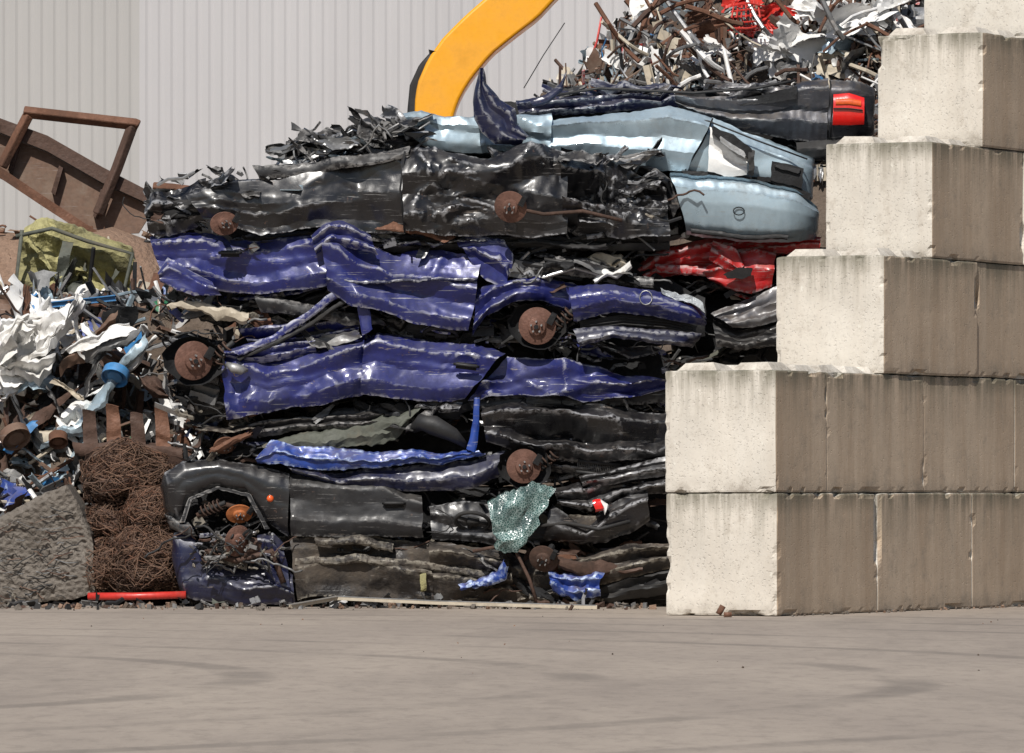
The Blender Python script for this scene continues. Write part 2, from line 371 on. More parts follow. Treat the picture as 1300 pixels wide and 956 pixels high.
def seat(parent, u, v, Y, w, h, tilt, seed):
    k = F / (CD + Y); W2 = w * k / 2; H2 = h * k / 2; c_, s_ = math.cos(tilt), math.sin(tilt)
    def q(a, b): return (u + a * c_ - b * s_, v + a * s_ + b * c_)
    loft(parent, 'seat_cushion', [q(-W2, -H2 * .5), q(-W2 * .6, -H2), q(W2 * .6, -H2), q(W2, -H2 * .4)], [q(-W2, H2 * .6), q(-W2 * .6, H2), q(W2 * .5, H2), q(W2, H2 * .5)], Y, 'fabric', amp=.03, bulge=.06, endr=(.06, .06), prof=[(0, 0), (.3, .02), (.34, .0), (.38, .02), (.66, .02), (.7, 0), (.74, .02), (1, 0)], seed=seed, pv=.2)

def disc(parent, u, v, Y, r, yaw=0, pitch=0, mk='hub', name='brake_disc', sq=1.0, well=True):
    r = r * (CD + Y) / F; mb = MB()
    prof = [(.0, -.34), (.16, -.34), (.18, -.24), (.40, -.24), (.47, -.20), (.50, -.02), (.54, 0), (.97, 0), (1, .02), (1, .08), (.9, .12), (.93, .13), (.93, .2), (0, .22)]
    n = 36; vs = []; fs = []
    for a, b in prof:
        for j in range(n):
            t = 2 * math.pi * j / n; vs.append(Vector((a * r * math.cos(t), b * r, a * r * math.sin(t) * sq)))
    for i in range(len(prof) - 1):
        for j in range(n): fs.append((i * n + j, i * n + (j + 1) % n, (i + 1) * n + (j + 1) % n, (i + 1) * n + j))
    mb.add(vs, fs, mk)
    for j in range(5):
        t = 2 * math.pi * j / 5 + .3; c = Vector((.29 * r * math.cos(t), 0, .29 * r * math.sin(t) * sq))
        mb.tube([c + Vector((0, -.42 * r, 0)), c + Vector((0, -.2 * r, 0))], r * .055, 'steel', 6)
    mb.tube([(0, -.42 * r, 0), (0, -.3 * r, 0)], r * .12, 'dark', 12)
    mb.box((r * .80, -.05 * r, r * .40), (r * .36, r * .36, r * .62), 'dark', Euler((0, .5, 0)).to_matrix(), .8)
    mb.tube([(0, .2 * r, 0), (.2 * r, 1.6 * r, .1 * r)], r * .22, 'dark', 8)
    R = Euler((pitch, 0, yaw)).to_matrix(); c = W(u, v, Y)
    mb.v = [tuple(R @ Vector(a) + c) for a in mb.v]
    o = mb.obj(name, parent, True, 35)
    if well:
        mb = MB(); vs = []; pr = [(1.55, .12), (1.5, .3), (1.4, .9), (1.0, 1.3), (0, 1.4)]
        for a, b in pr:
            for j in range(24):
                t = 2 * math.pi * j / 24; k = 1 + .25 * noise.noise(Vector((math.cos(t) * 2, math.sin(t) * 2, u)))
                vs.append(c + Vector((a * r * k * math.cos(t), b * r * .6 + .02, a * r * k * math.sin(t) * .8)))
        mb.add(vs, [(i * 24 + j, i * 24 + (j + 1) % 24, (i + 1) * 24 + (j + 1) % 24, (i + 1) * 24 + j) for i in range(4) for j in range(24)], 'dark')
        mb.obj('wheel_well', parent)
        spring(parent, u + r * 190 * 1.2, v - r * 60, Y + .10, r * .34, r * 1.5, .9)
    return o

def wpick(rnd, pal):
    t = sum(pal.values()); x = rnd.uniform(0, t)
    for k, w in pal.items():
        x -= w
        if x <= 0: return k
    return k
def piece(mb, c, s, pal, rnd, kinds=(5, 3, 2, 1, 1.5), flat=False):
    k = wpick(rnd, pal); R = Euler((rnd.uniform(0, 6.3), rnd.uniform(0, 6.3), rnd.uniform(0, 6.3))).to_matrix()
    if flat: R = Euler((rnd.gauss(0, .9), rnd.gauss(0, .5), rnd.gauss(0, .5))).to_matrix()
    t = rnd.choices(range(5), kinds)[0]
    if t == 0: mb.plate(c, s * rnd.uniform(.5, 1.1), s * rnd.uniform(.15, .8 if not flat else .5), R, k, rnd, 4 if s < .3 else 7, .25 if s < .3 else .4)
    elif t == 1:
        d = R @ Vector((s * rnd.uniform(.5, 1.1), 0, 0)); b = R @ Vector((0, s * rnd.uniform(-.25, .25), 0)); e = R @ Vector((0, 0, s * rnd.uniform(-.2, .2)))
        mb.tube([c - d, c - d * .4 + b, c + d * .3 + b * .6 + e, c + d], rnd.uniform(.005, .018), k, 5)
    elif t == 2:
        w_ = rnd.uniform(.02, .07); L = s * rnd.uniform(.5, 1.3); th = rnd.uniform(.003, .008)
        mb.box(c, (L, w_, th), k, R); mb.box(c + R @ Vector((0, w_ / 2, w_ * .35)), (L, th, w_ * .7), k, R)
    elif t == 3:
        mb.box(c, (s * .35, s * rnd.uniform(.12, .3), s * rnd.uniform(.1, .3)), k, R, rnd.uniform(.4, 1))
    else:
        q = []; a = R @ Vector((1, 0, 0)); b = R @ Vector((0, 1, 0)); w = R @ Vector((0, 0, 1)); r = s * rnd.uniform(.15, .4); sp = rnd.uniform(3, 5)
        for j in range(10):
            tt = j / 9 * sp; q.append(c + a * r * math.cos(tt) + b * r * math.sin(tt) * .7 + w * s * .08 * j / 4)
        mb.tube(q, rnd.uniform(.004, .013), k, 5)

DARKPAL = {'dark': 3, 'plastic': 5, 'satin': 5, 'black': 4, 'grey': 1.3, 'steel': .9, 'rustd': .9, 'rust': .4, 'mud': 1.5, 'white': .18, 'olive': .3, 'fabric': 1.5}
def junk(parent, name, boxes, n, Y0, Y1, pal=DARKPAL, smin=.05, smax=.2, seed=1, kinds=(5, 2, 1, 1.4, 2)):
    rnd = random.Random(seed); mb = MB()
    ar = [abs((b[2] - b[0]) * (b[3] - b[1])) for b in boxes]
    for _ in range(n):
        b = rnd.choices(boxes, ar)[0]; Y = rnd.uniform(Y0, Y1)
        piece(mb, W(rnd.uniform(b[0], b[2]), rnd.uniform(b[1], b[3]), Y), rnd.uniform(smin, smax), pal, rnd, kinds, True)
    return mb.obj(name, parent, True, 30)
def fill(c, boxes, Y0, Y1, seed, dens=1., pal=DARKPAL, **kw):
    area = sum((b[2] - b[0]) * (b[3] - b[1]) for b in boxes)
    layers(c, 'torn_sheet_metal', boxes, int(area / 850 * dens) + 2, Y0, Y1 + .18, pal, seed, **kw)
    cables(c, 'wiring_and_hoses', boxes, int(area / 1900 * dens) + 2, Y0 - .03, Y1, seed + 1)
    junk(c, 'mangled_parts', boxes, int(area / 260 * dens), Y0, Y1 + .1, pal, seed=seed + 2)

def strip(parent, name, pts, Y, r, mk, n=8):
    mb = MB(); mb.tube([W(p[0], p[1], Y + (p[2] if len(p) > 2 else 0)) for p in pts], r, mk, n)
    return mb.obj(name, parent)
def handle(c, u, v, Y, w=.15, rot=0.):
    R = Euler((0, rot, 0)).to_matrix(); mb = MB(); o = W(u, v, Y)
    mb.box(o + R @ Vector((0, .012, 0)), (w * .85, .012, .045), 'dark', R)
    mb.tube([o + R @ Vector((-w / 2, .01, .006)), o + R @ Vector((-w * .4, -.012, .006)), o + R @ Vector((w * .4, -.012, .006)), o + R @ Vector((w / 2, .01, .006))], .011, 'plastic', 8)
    mb.obj('door_handle', c)

# ------------------------------------------------------------------ ground
mb = MB(); S = 400
mb.add([(-S, -S, 0), (S, -S, 0), (S, S, 0), (-S, S, 0)], [(0, 1, 2, 3)], 'ground'); mb.obj('ground')

# ------------------------------------------------------------------ industrial building
bld = empty('industrial_building')
def cladding(name, x0, x1, Y, H, pitch, mk, parent):
    mb = MB(); vs = []; n = int((x1 - x0) / pitch)
    for i in range(n):
        for fx_, dy in ((0, 0), (.45, 0), (.65, .009), (.8, .009)):
            for z in (0, H): vs.append((x0 + (i + fx_) * pitch, Y + dy, z))
    vs += [(x1, Y, 0), (x1, Y, H)]
    fs = [(2 * i, 2 * i + 2, 2 * i + 3, 2 * i + 1) for i in range(len(vs) // 2 - 1)]
    mb.add(vs, fs, mk); return mb.obj(name, parent, False)
YB = 30; xs = W(177, 0, YB).x
cladding('left_wall', -34, xs, YB, 10, .14, 'clad2', bld)  # stretch left of the seam, in the darker grey
cladding('front_wall', xs, 30, YB, 10, .14, 'clad', bld)
mb = MB(); mb.box((-2, YB + 10.4, 5), (63.9, 20, 9.9), 'clad'); mb.obj('rear_volume', bld, False)
mb = MB(); mb.box((-2, YB + 10, 10.15), (65, 21.5, .25), 'grey'); mb.obj('roof', bld, False)

# ------------------------------------------------------------------ concrete block wall
wall = empty('concrete_block_wall')
th = math.radians(27.3); rv = Vector((math.sin(th), math.cos(th), 0)); lv = Vector((-math.cos(th), math.sin(th), 0))
C0 = Vector(((985 - 650) / 196, 0, 0))
rw = random.Random(4)
def block(s0, L, z0, studs):
    bm = bmesh.new(); g = .003
    jit = rw.uniform(-.012, .012)
    def pt(a, b, z): return C0 + rv * (s0 + a) + lv * (b + jit) + Vector((0, 0, z0 + z))
    co = [pt(a, b, z) for z in (g, .8 - g) for a, b in ((g, 0), (L - g, 0), (L - g, .8), (g, .8))]
    vs = [bm.verts.new(c) for c in co]
    for f in ((3, 2, 1, 0), (4, 5, 6, 7), (0, 1, 5, 4), (1, 2, 6, 5), (2, 3, 7, 6), (3, 0, 4, 7)): bm.faces.new([vs[i] for i in f])
    bmesh.ops.recalc_face_normals(bm, faces=bm.faces)
    bmesh.ops.bevel(bm, geom=bm.edges[:], offset=.014, segments=2, affect='EDGES', profile=.6)
    bmesh.ops.subdivide_edges(bm, edges=[e for e in bm.edges if e.calc_length() > .3], cuts=30, use_grid_fill=True)
    mid = pt(L / 2, .4, .4)
    for v in bm.verts:
        n_ = noise.noise(v.co * 3) * .003
        d = v.co - mid; la = abs(d.dot(rv)) - L / 2; lb = abs(d.dot(lv)) - .4; lz = abs(d.z) - .4
        near = sorted((la, lb, lz))[1]
        v.co += Vector((n_, n_, n_))
        if near > -.03:
            ch = max(0, noise.noise(v.co * 12) - .2) * .06 + max(0, noise.noise(v.co * 3.5) - .36) * .16
            v.co -= d.normalized() * ch
    for f in bm.faces:
        n_ = f.normal; f.material_index = 1 if n_.dot(Vector((math.cos(th), -math.sin(th), 0))) > .7 else 0
    if studs:
        na = max(1, round(L / .4))
        for i in range(na):
            for j in range(2):
                ca = (i + .5) * L / na; cb = .2 + .4 * j
                q = []
                for z, h in ((.788, .16), (.85, .10)):
                    for a, b in ((-1, -1), (1, -1), (1, 1), (-1, 1)): q.append(bm.verts.new(pt(ca + a * h + rw.uniform(-.012, .012), cb + b * h, z + rw.uniform(-.012, .004))))
                for f in ((4, 5, 6, 7), (0, 1, 5, 4), (1, 2, 6, 5), (2, 3, 7, 6), (3, 0, 4, 7)): bm.faces.new([q[t] for t in f])
    me = bpy.data.meshes.new('block'); bm.to_mesh(me); bm.free()
    me.materials.append(MT['conc']); me.materials.append(MT['concd'])
    o = bpy.data.objects.new('block', me); scene.collection.objects.link(o); o.parent = wall
rows = [(0, [1.6] * 9, 0), (0, [.8] + [1.6] * 8, 1.7), (1.7, [1.6] * 8, .8), (2.52, [1.6] * 7, .8), (3.38, [1.6] * 7, .8), (4.2, [1.6] * 6, 99)]
for k, (s0, Ls, ex) in enumerate(rows):
    a = s0
    for L in Ls:
        block(a, L, .8 * k, a - s0 < ex + .1); a += L

# ------------------------------------------------------------------ crushed cars
def car(name): return empty(name)
BD = .45   # how far the dark, gutted body core sits behind the outer panels

# layer 1
c = car('crushed_navy_car')
loft(c, 'body', [(235, 690), (370, 682), (540, 692), (700, 712), (850, 700)], [(240, 766), (400, 770), (700, 770), (850, 770)], 3.7, 'mud', amp=.07, ret=1.5, res=.025)
loft(c, 'front_fender', [(215, 705), (222, 676), (245, 668), (252, 700), (300, 722), (350, 716), (372, 730)], [(226, 748), (238, 760), (275, 766), (310, 769), (345, 769), (375, 769)], 3.42, 'navy', amp=.04, bulge=.06, ret=.2, endr=(.2, 0), fx=.8)
loft(c, 'inner_fender', [(325, 680), (345, 676), (360, 690)], [(335, 725), (352, 760), (372, 766)], 3.36, 'navy', amp=.05, bulge=.03)
loft(c, 'sill_panel', [(368, 684), (420, 680), (480, 680), (545, 690)], [(378, 762), (420, 758), (480, 764), (552, 768)], 3.38, 'mud', amp=.09, fx=1.3, fz=1.4)
loft(c, 'floor_panel', [(545, 690), (600, 700), (640, 704), (700, 718)], [(548, 768), (600, 764), (660, 768), (712, 768)], 3.38, 'mud', amp=.10, fx=1.3, fz=1.3)
loft(c, 'sill_lip', [(375, 708), (450, 704), (560, 716), (650, 730)], [(375, 718), (450, 716), (560, 728), (650, 740)], 3.32, 'mud', amp=.06, fx=1.5)
loft(c, 'exhaust_shield', [(400, 686), (450, 682), (500, 690)], [(402, 694), (450, 692), (500, 702)], 3.29, 'mud', amp=.06, fx=2)
loft(c, 'blue_trim', [(580, 742), (600, 738), (632, 728), (640, 712)], [(585, 750), (606, 746), (640, 738), (648, 722)], 3.22, 'blue', amp=.05, edge=.03, fx=2)
loft(c, 'blue_quarter', [(697, 722), (730, 726), (768, 728)], [(703, 746), (730, 762), (760, 758)], 3.22, 'blue', amp=.06, edge=.03, fx=1.6)
loft(c, 'rear_panel', [(705, 706), (760, 698), (850, 690)], [(712, 740), (770, 742), (850, 722)], 3.34, 'mud', amp=.10, fx=1.3, fz=1.3)
loft(c, 'rear_bumper', [(760, 738), (850, 722)], [(765, 764), (850, 752)], 3.34, 'plastic', amp=.06, fz=1.2)
loft(c, 'yellow_tag', [(533, 730), (541, 728)], [(534, 752), (541, 750)], 3.22, 'foam', amp=.01)
disc(c, 302, 687, 3.24, 18, .5, .3, sq=1.15, well=False); disc(c, 690, 710, 3.20, 19, -.3, .5, 'rustd', well=False)
spring(c, 268, 705, 3.3, .035, .16, .9)
strip(c, 'axle', [(262, 700), (300, 712), (345, 700), (360, 740)], 3.3, .022, 'rustd')
strip(c, 'exhaust_pipe', [(600, 700), (650, 690), (672, 735), (682, 766)], 3.20, .013, 'rustd')
MUD = {'mud': 6, 'rustd': 3, 'rust': 1, 'dark': 3, 'grey': 1, 'navy': 2, 'satin': 3}
fill(c, [(540, 700, 848, 768), (370, 680, 560, 700)], 3.3, 3.45, 110, .6, MUD)
mb = MB(); mb.box(W(292, 700, 3.4), (.28, .2, .16), 'mud', Euler((.2, .3, .2)).to_matrix(), .8); mb.box(W(318, 694, 3.34), (.14, .14, .1), 'rustd', Euler((.5, .1, .6)).to_matrix(), .7); mb.tube([W(270, 692, 3.35), W(300, 684, 3.3), W(335, 690, 3.34)], .028, 'rustd', 8); mb.obj('gearbox', c, False)
junk(c, 'engine_parts', [(240, 674, 350, 722)], 90, 3.2, 3.4, {**MUD, 'steel': 1}, .03, .11, 11, (3, 3, 1, 5, 3))
cables(c, 'wiring', [(240, 675, 350, 720)], 10, 3.15, 3.3, 13)

# layer 2
c = car('crushed_black_car')
loft(c, 'body', [(210, 612), (270, 588), (365, 604), (535, 622), (700, 620), (850, 585)], [(215, 672), (300, 680), (540, 690), (700, 700), (850, 690)], 3.36 + BD, 'dark', amp=.06, ret=1.5, res=.025)
loft(c, 'front_fender', [(202, 622), (208, 600), (232, 586), (275, 582), (335, 592), (367, 603)], [(208, 655), (228, 662), (240, 634), (275, 619), (316, 628), (336, 660), (366, 682)], 3.36, 'black', amp=.022, bulge=.06, ret=.12, endr=(.22, 0), fx=.6, fz=1.4, pv=0, fold=.005)
loft(c, 'wheel_arch_lip', [(228, 664), (240, 632), (275, 616), (318, 626), (342, 672)], [(234, 664), (244, 635), (276, 620), (314, 629), (336, 672)], 3.31, 'satin', amp=.008, ret=.08, bulge=.0)
loft(c, 'front_bumper', [(208, 655), (228, 662), (240, 664)], [(215, 672), (232, 680), (250, 682)], 3.36, 'satin', amp=.02, endr=(.1, 0))
loft(c, 'front_door', [(368, 602), (430, 606), (490, 608), (512, 626), (535, 630)], [(370, 680), (430, 683), (490, 682), (538, 684)], 3.35, 'satin', amp=.035, bulge=.04, groove=(.3,), fx=.7, fz=1.2, pv=.5, prof=[(0, 0), (.25, .01), (.55, -.01), (.8, .02), (1, -.02)])
loft(c, 'rear_door', [(546, 642), (590, 636), (625, 640)], [(548, 684), (590, 686), (640, 696)], 3.38, 'black', amp=.05, fx=.9, fz=1.3)
loft(c, 'quarter_panel', [(700, 640), (745, 668), (770, 640), (800, 625), (822, 622)], [(690, 684), (735, 690), (770, 688), (800, 676), (825, 660)], 3.31, 'black', amp=.06, bulge=.07, fine=.6, fz=1.2)
loft(c, 'boot_lid', [(700, 622), (740, 612), (770, 600), (850, 592)], [(712, 642), (750, 650), (790, 630), (850, 628)], 3.34, 'black', amp=.08, bulge=.04, fine=.7, fz=1.2)
loft(c, 'rear_wing', [(735, 604), (780, 594), (850, 578)], [(740, 618), (790, 612), (850, 604)], 3.26, 'black', amp=.06, fz=1.2)
loft(c, 'windscreen', [(620, 634), (640, 620), (672, 614), (706, 613)], [(628, 694), (642, 704), (660, 702), (676, 672)], 3.18, 'glass', amp=.06, bulge=.0, ret=.01, zs=.2, edge=.05, fx=1.6, fz=1.2)
loft(c, 'tail_lamp', [(752, 636), (762, 634)], [(756, 650), (767, 648)], 3.20, 'lampred', amp=.01)
loft(c, 'number_plate', [(762, 634), (772, 640)], [(764, 640), (768, 654)], 3.20, 'white', amp=.01)
disc(c, 304, 653, 3.34, 17, .2, .55, 'rusto', sq=.8, well=False)
spring(c, 268, 645, 3.36, .04, .16, 1.2)
strip(c, 'suspension_arm', [(250, 655), (285, 640), (330, 652)], 3.4, .022, 'rustd')
mb = MB(); mb.tube([W(343, 633, 3.30), W(343, 633, 3.275), W(343, 633, 3.265)], [.026, .024, .012], 'lampor', 16); mb.obj('indicator_lamp', c)
strip(c, 'bumper_tube', [(682, 668), (720, 664), (760, 672), (800, 662)], 3.24, .014, 'plastic')
handle(c, 500, 640, 3.27)
steering_wheel(c, 600, 662, 3.3, .12, (.9, .2, .2)); seat(c, 665, 672, 3.5, .4, .2, .1, 901)
fill(c, [(535, 612, 700, 690), (690, 600, 848, 690), (400, 682, 700, 700)], 3.38, 3.55, 120, .7)
junk(c, 'wheel_arch_parts', [(250, 632, 330, 680)], 36, 3.38, 3.5, MUD, .04, .12, 12, (3, 3, 1, 3, 3))

# layer 3
c = car('crushed_blue_car')
loft(c, 'body', [(232, 510), (400, 515), (620, 512), (850, 512)], [(262, 590), (400, 612), (620, 615), (850, 600)], 3.38 + BD, 'dark', amp=.07, ret=1.5, res=.025)
loft(c, 'sill', [(324, 580), (345, 556), (375, 566), (460, 574), (560, 578), (604, 572)], [(326, 586), (365, 592), (420, 600), (480, 592), (560, 590), (616, 578)], 3.28, 'blue', amp=.06, fx=1.4, edge=.02, fz=2)
loft(c, 'door_pillar', [(602, 506), (600, 540), (592, 570)], [(609, 506), (608, 545), (604, 576)], 3.24, 'blue', amp=.02, bulge=.01)
loft(c, 'door', [(362, 590), (420, 598), (500, 592), (600, 584), (640, 572)], [(372, 600), (430, 618), (510, 622), (600, 622), (645, 600)], 3.32, 'navy', amp=.04, bulge=.05, fz=1.2)
loft(c, 'roof_lining', [(334, 566), (360, 556), (440, 545), (500, 530), (536, 518)], [(345, 576), (400, 576), (450, 572), (500, 560), (520, 540)], 3.36, 'olive', amp=.06, edge=.03, fx=1.6)
loft(c, 'black_panel', [(610, 522), (660, 512), (740, 518), (850, 522)], [(618, 562), (680, 582), (750, 590), (850, 582)], 3.32, 'black', amp=.15, bulge=.03, fx=1.5, fz=1.3)
loft(c, 'side_panel', [(312, 538), (350, 530), (430, 528), (520, 520)], [(330, 556), (370, 548), (440, 546), (520, 534)], 3.38, 'satin', amp=.08)
loft(c, 'wheel_housing', [(690, 578), (730, 584), (850, 578)], [(700, 600), (740, 604), (850, 598)], 3.4, 'satin', amp=.08)
mb = MB(); mb.tube([W(524, 545, 3.35), W(535, 536, 3.3), W(550, 540, 3.28), W(575, 552, 3.3), W(592, 566, 3.33)], [.03, .06, .07, .05, .02], 'plastic', 14); mb.obj('air_reservoir', c)
disc(c, 665, 592, 3.16, 22, .1, .1); disc(c, 286, 566, 3.36, 16, .5, .6, 'rust', sq=.8, well=False)
seat(c, 455, 532, 3.5, .5, .16, -.08, 902); radiator(c, 760, 594, 3.32, .3, .08, (.3, .1, .1))
fill(c, [(312, 508, 610, 552), (600, 505, 848, 600)], 3.38, 3.55, 130, .7)
fill(c, [(228, 505, 330, 592)], 3.3, 3.5, 134, 1.4, MUD, lmax=80)

# layer 4
PD = {**DARKPAL, 'purple': 3}
c = car('crushed_violet_car')
loft(c, 'body', [(225, 440), (300, 430), (470, 400), (640, 430), (850, 450)], [(250, 520), (300, 530), (470, 512), (640, 515), (850, 512)], 3.30 + BD, 'dark', amp=.06, ret=1.5, res=.025)
loft(c, 'front_door', [(281, 452), (300, 445), (340, 462), (400, 448), (440, 432), (463, 424)], [(288, 534), (325, 528), (370, 518), (410, 516), (440, 504), (460, 500)], 3.30, 'purple', amp=.08, bulge=.02, fx=1.1, fz=1.4, groove=(.55,), prof=[(0, -.02), (.2, .02), (.45, -.02), (.75, .05), (1, -.04)])
loft(c, 'bonnet_edge', [(284, 446), (320, 436), (360, 432), (400, 430)], [(288, 454), (330, 462), (365, 456), (402, 446)], 3.28, 'purple', amp=.06)
loft(c, 'rear_door', [(463, 430), (480, 418), (520, 426), (580, 436), (642, 446)], [(458, 500), (500, 506), (540, 508), (570, 508), (590, 506)], 3.28, 'purple', amp=.055, bulge=.03, fx=.8, fz=1.1, groove=(.62,), pv=.5, prof=[(0, -.02), (.2, .02), (.5, -.01), (.8, .045), (1, -.03)])
loft(c, 'quarter_panel', [(644, 448), (700, 456), (760, 466), (800, 474), (850, 480)], [(594, 508), (660, 498), (740, 510), (790, 506), (850, 492)], 3.30, 'purple', amp=.11, bulge=.02, fx=1.3, fz=1.3)
loft(c, 'window_frame', [(296, 446), (345, 425), (385, 398), (420, 372), (455, 358)], [(304, 452), (350, 432), (390, 406), (426, 380), (459, 366)], 3.20, 'purple', amp=.03, bulge=.01)
loft(c, 'window_seal', [(300, 455), (350, 434), (395, 408), (440, 376)], [(303, 458), (353, 438), (398, 412), (443, 381)], 3.22, 'plastic', amp=.02, bulge=.01)
loft(c, 'centre_pillar', [(448, 362), (455, 395), (460, 428)], [(463, 362), (468, 392), (474, 420)], 3.22, 'purple', amp=.03, bulge=.01)
loft(c, 'roof_skin', [(300, 418), (360, 408), (420, 400), (455, 404)], [(318, 440), (370, 440), (420, 428), (455, 424)], 3.42, 'purple', amp=.09)
loft(c, 'sill', [(590, 506), (700, 500), (850, 492)], [(600, 520), (700, 520), (850, 510)], 3.4, 'satin', amp=.05)
handle(c, 592, 465, 3.18, .17, .12)
mb = MB(); mb.tube([W(288, 462, 3.2), W(296, 467, 3.16), W(306, 470, 3.17), W(314, 470, 3.2)], [.015, .036, .034, .012], 'steel', 12); mb.obj('wing_mirror', c)
disc(c, 246, 458, 3.22, 25, .35, .1)
loft(c, 'wheel_housing', [(212, 432), (240, 424), (285, 432)], [(225, 500), (250, 520), (292, 525)], 3.50, 'satin', amp=.12, bulge=.04)
seat(c, 560, 420, 3.5, .5, .18, .08, 903); seat(c, 400, 432, 3.5, .4, .16, -.2, 904)
fill(c, [(290, 400, 460, 445), (460, 395, 720, 440), (590, 505, 850, 520), (700, 430, 850, 470)], 3.34, 3.5, 140, .8, PD)
fill(c, [(210, 425, 290, 525)], 3.34, 3.5, 144, .9, DARKPAL, lmax=60)

# layer 5
c = car('crushed_violet_car')
loft(c, 'body', [(215, 300), (420, 300), (640, 310), (800, 330), (895, 380)], [(225, 370), (420, 420), (640, 430), (800, 440), (895, 430)], 3.26 + BD, 'dark', amp=.06, ret=1.5, res=.025)
loft(c, 'front_door', [(190, 300), (215, 296), (260, 294), (300, 303), (360, 304), (412, 296)], [(205, 352), (240, 358), (290, 368), (330, 372), (370, 368), (414, 364)], 3.26, 'purple', amp=.075, bulge=.02, fx=1, fz=1.3, groove=(.6,), pv=.7, prof=[(0, -.02), (.22, .03), (.45, -.02), (.8, .04), (1, -.04)])
loft(c, 'door_corner', [(200, 345), (212, 326), (240, 340), (268, 356)], [(203, 356), (225, 368), (245, 374), (280, 376)], 3.2, 'purple', amp=.05, bulge=.02)
loft(c, 'rear_door', [(405, 285), (430, 286), (452, 305), (500, 322), (560, 318), (612, 330)], [(416, 368), (446, 392), (480, 396), (520, 410), (560, 416), (596, 418)], 3.22, 'purple', amp=.085, bulge=.02, fx=1, fz=1.3, groove=(.66,), pv=.6, prof=[(0, -.02), (.15, .03), (.42, -.02), (.62, .045), (1, -.04)])
loft(c, 'quarter_panel', [(580, 308), (600, 300), (640, 306), (652, 322), (650, 340)], [(596, 330), (612, 352), (625, 360), (634, 362), (640, 362)], 3.22, 'purple', amp=.07)
loft(c, 'sill_strip', [(414, 352), (470, 357), (540, 353), (606, 353)], [(414, 356), (470, 361), (540, 357), (604, 357)], 3.14, 'navy', amp=.02, bulge=.01)
loft(c, 'lower_sill', [(322, 376), (380, 384), (430, 396), (480, 400)], [(330, 396), (380, 402), (440, 414), (490, 412)], 3.34, 'satin', amp=.08)
loft(c, 'roof_edge', [(395, 300), (415, 286), (440, 284), (470, 300)], [(402, 322), (425, 312), (450, 318), (480, 325)], 3.16, 'purple', amp=.07, fx=1.8)
loft(c, 'front_fender', [(606, 368), (630, 356), (680, 352), (730, 358), (745, 366)], [(600, 428), (618, 402), (650, 386), (690, 382), (728, 392)], 3.26, 'purple', amp=.08, bulge=.02, fx=1.2, fz=1.4)
loft(c, 'front_bumper', [(722, 366), (780, 362), (840, 372), (880, 388), (898, 404)], [(728, 408), (780, 396), (830, 402), (870, 410), (896, 414)], 3.14, 'purple', amp=.035, bulge=.04, endr=(0, .25), fx=.8, fz=1.4, pv=.1, prof=[(0, -.02), (.3, .0), (.35, .02), (.7, .02), (1, -.03)])
loft(c, 'bumper_grille', [(735, 408), (790, 400), (850, 406), (885, 414)], [(738, 420), (790, 414), (850, 418), (882, 424)], 3.24, 'plastic', amp=.015, bulge=.0)
for j in range(3): strip(c, 'grille_bar', [(738, 410 + j * 4), (790, 403 + j * 4), (850, 409 + j * 3.4), (880, 416 + j * 3)], 3.19, .004, 'plastic', 6)
loft(c, 'bumper_lip', [(728, 416), (770, 414), (840, 420), (895, 422)], [(736, 440), (780, 430), (840, 438), (880, 440)], 3.12, 'navy', amp=.035, bulge=.04, endr=(0, .2), fx=.8, fz=1.2, pv=.3, fold=.01)
loft(c, 'headlamp', [(838, 366), (870, 374), (892, 384)], [(842, 373), (872, 384), (896, 396)], 3.12, 'frost', amp=.05, bulge=.0, fx=3, edge=.02)
loft(c, 'slam_panel', [(640, 340), (700, 334), (760, 344), (830, 352)], [(640, 356), (700, 350), (760, 358), (830, 366)], 3.3, 'satin', amp=.08)
loft(c, 'battery_tray', [(752, 356), (765, 342), (778, 346), (800, 330)], [(756, 362), (772, 352), (784, 354), (802, 340)], 3.2, 'white', amp=.07, fx=3)
handle(c, 292, 322, 3.15)
mb = MB(); q = [W(820 + 8 * math.cos(j * .5236), 378 + 9 * math.sin(j * .5236), 3.05) for j in range(13)]
mb.tube(q, .004, 'steel', 6); mb.obj('towing_ring', c)
disc(c, 682, 414, 3.16, 24, -.15, .15)
radiator(c, 715, 342, 3.24, .28, .1, (.2, .15, .1)); steering_wheel(c, 560, 426, 3.36, .12, (1.0, .1, 0))
mb = MB(); mb.box(W(665, 342, 3.3), (.22, .16, .12), 'grey', Euler((.2, .2, .3)).to_matrix(), .85); mb.tube([W(650, 332, 3.25), W(690, 338, 3.2), W(740, 330, 3.25), W(780, 345, 3.22)], .02, 'plastic', 8); mb.tube([W(690, 352, 3.2), W(730, 340, 3.18), W(765, 350, 3.2)], .014, 'steel', 8); mb.obj('engine_block', c, False)
EN = {**DARKPAL, 'white': 2, 'grey': 4, 'steel': 3, 'rust': 1, 'cream': .8}
fill(c, [(640, 322, 830, 362)], 3.2, 3.5, 150, 1.4, EN, lmax=80)
fill(c, [(225, 366, 480, 410), (480, 412, 730, 440), (600, 385, 740, 440), (640, 305, 740, 350)], 3.34, 3.5, 155, .8, PD)
loft(c, 'cream_trim', [(212, 388), (250, 382), (290, 392), (318, 402)], [(218, 394), (256, 396), (290, 408), (312, 414)], 3.3, 'cream', amp=.07, edge=.03, fx=2.4)

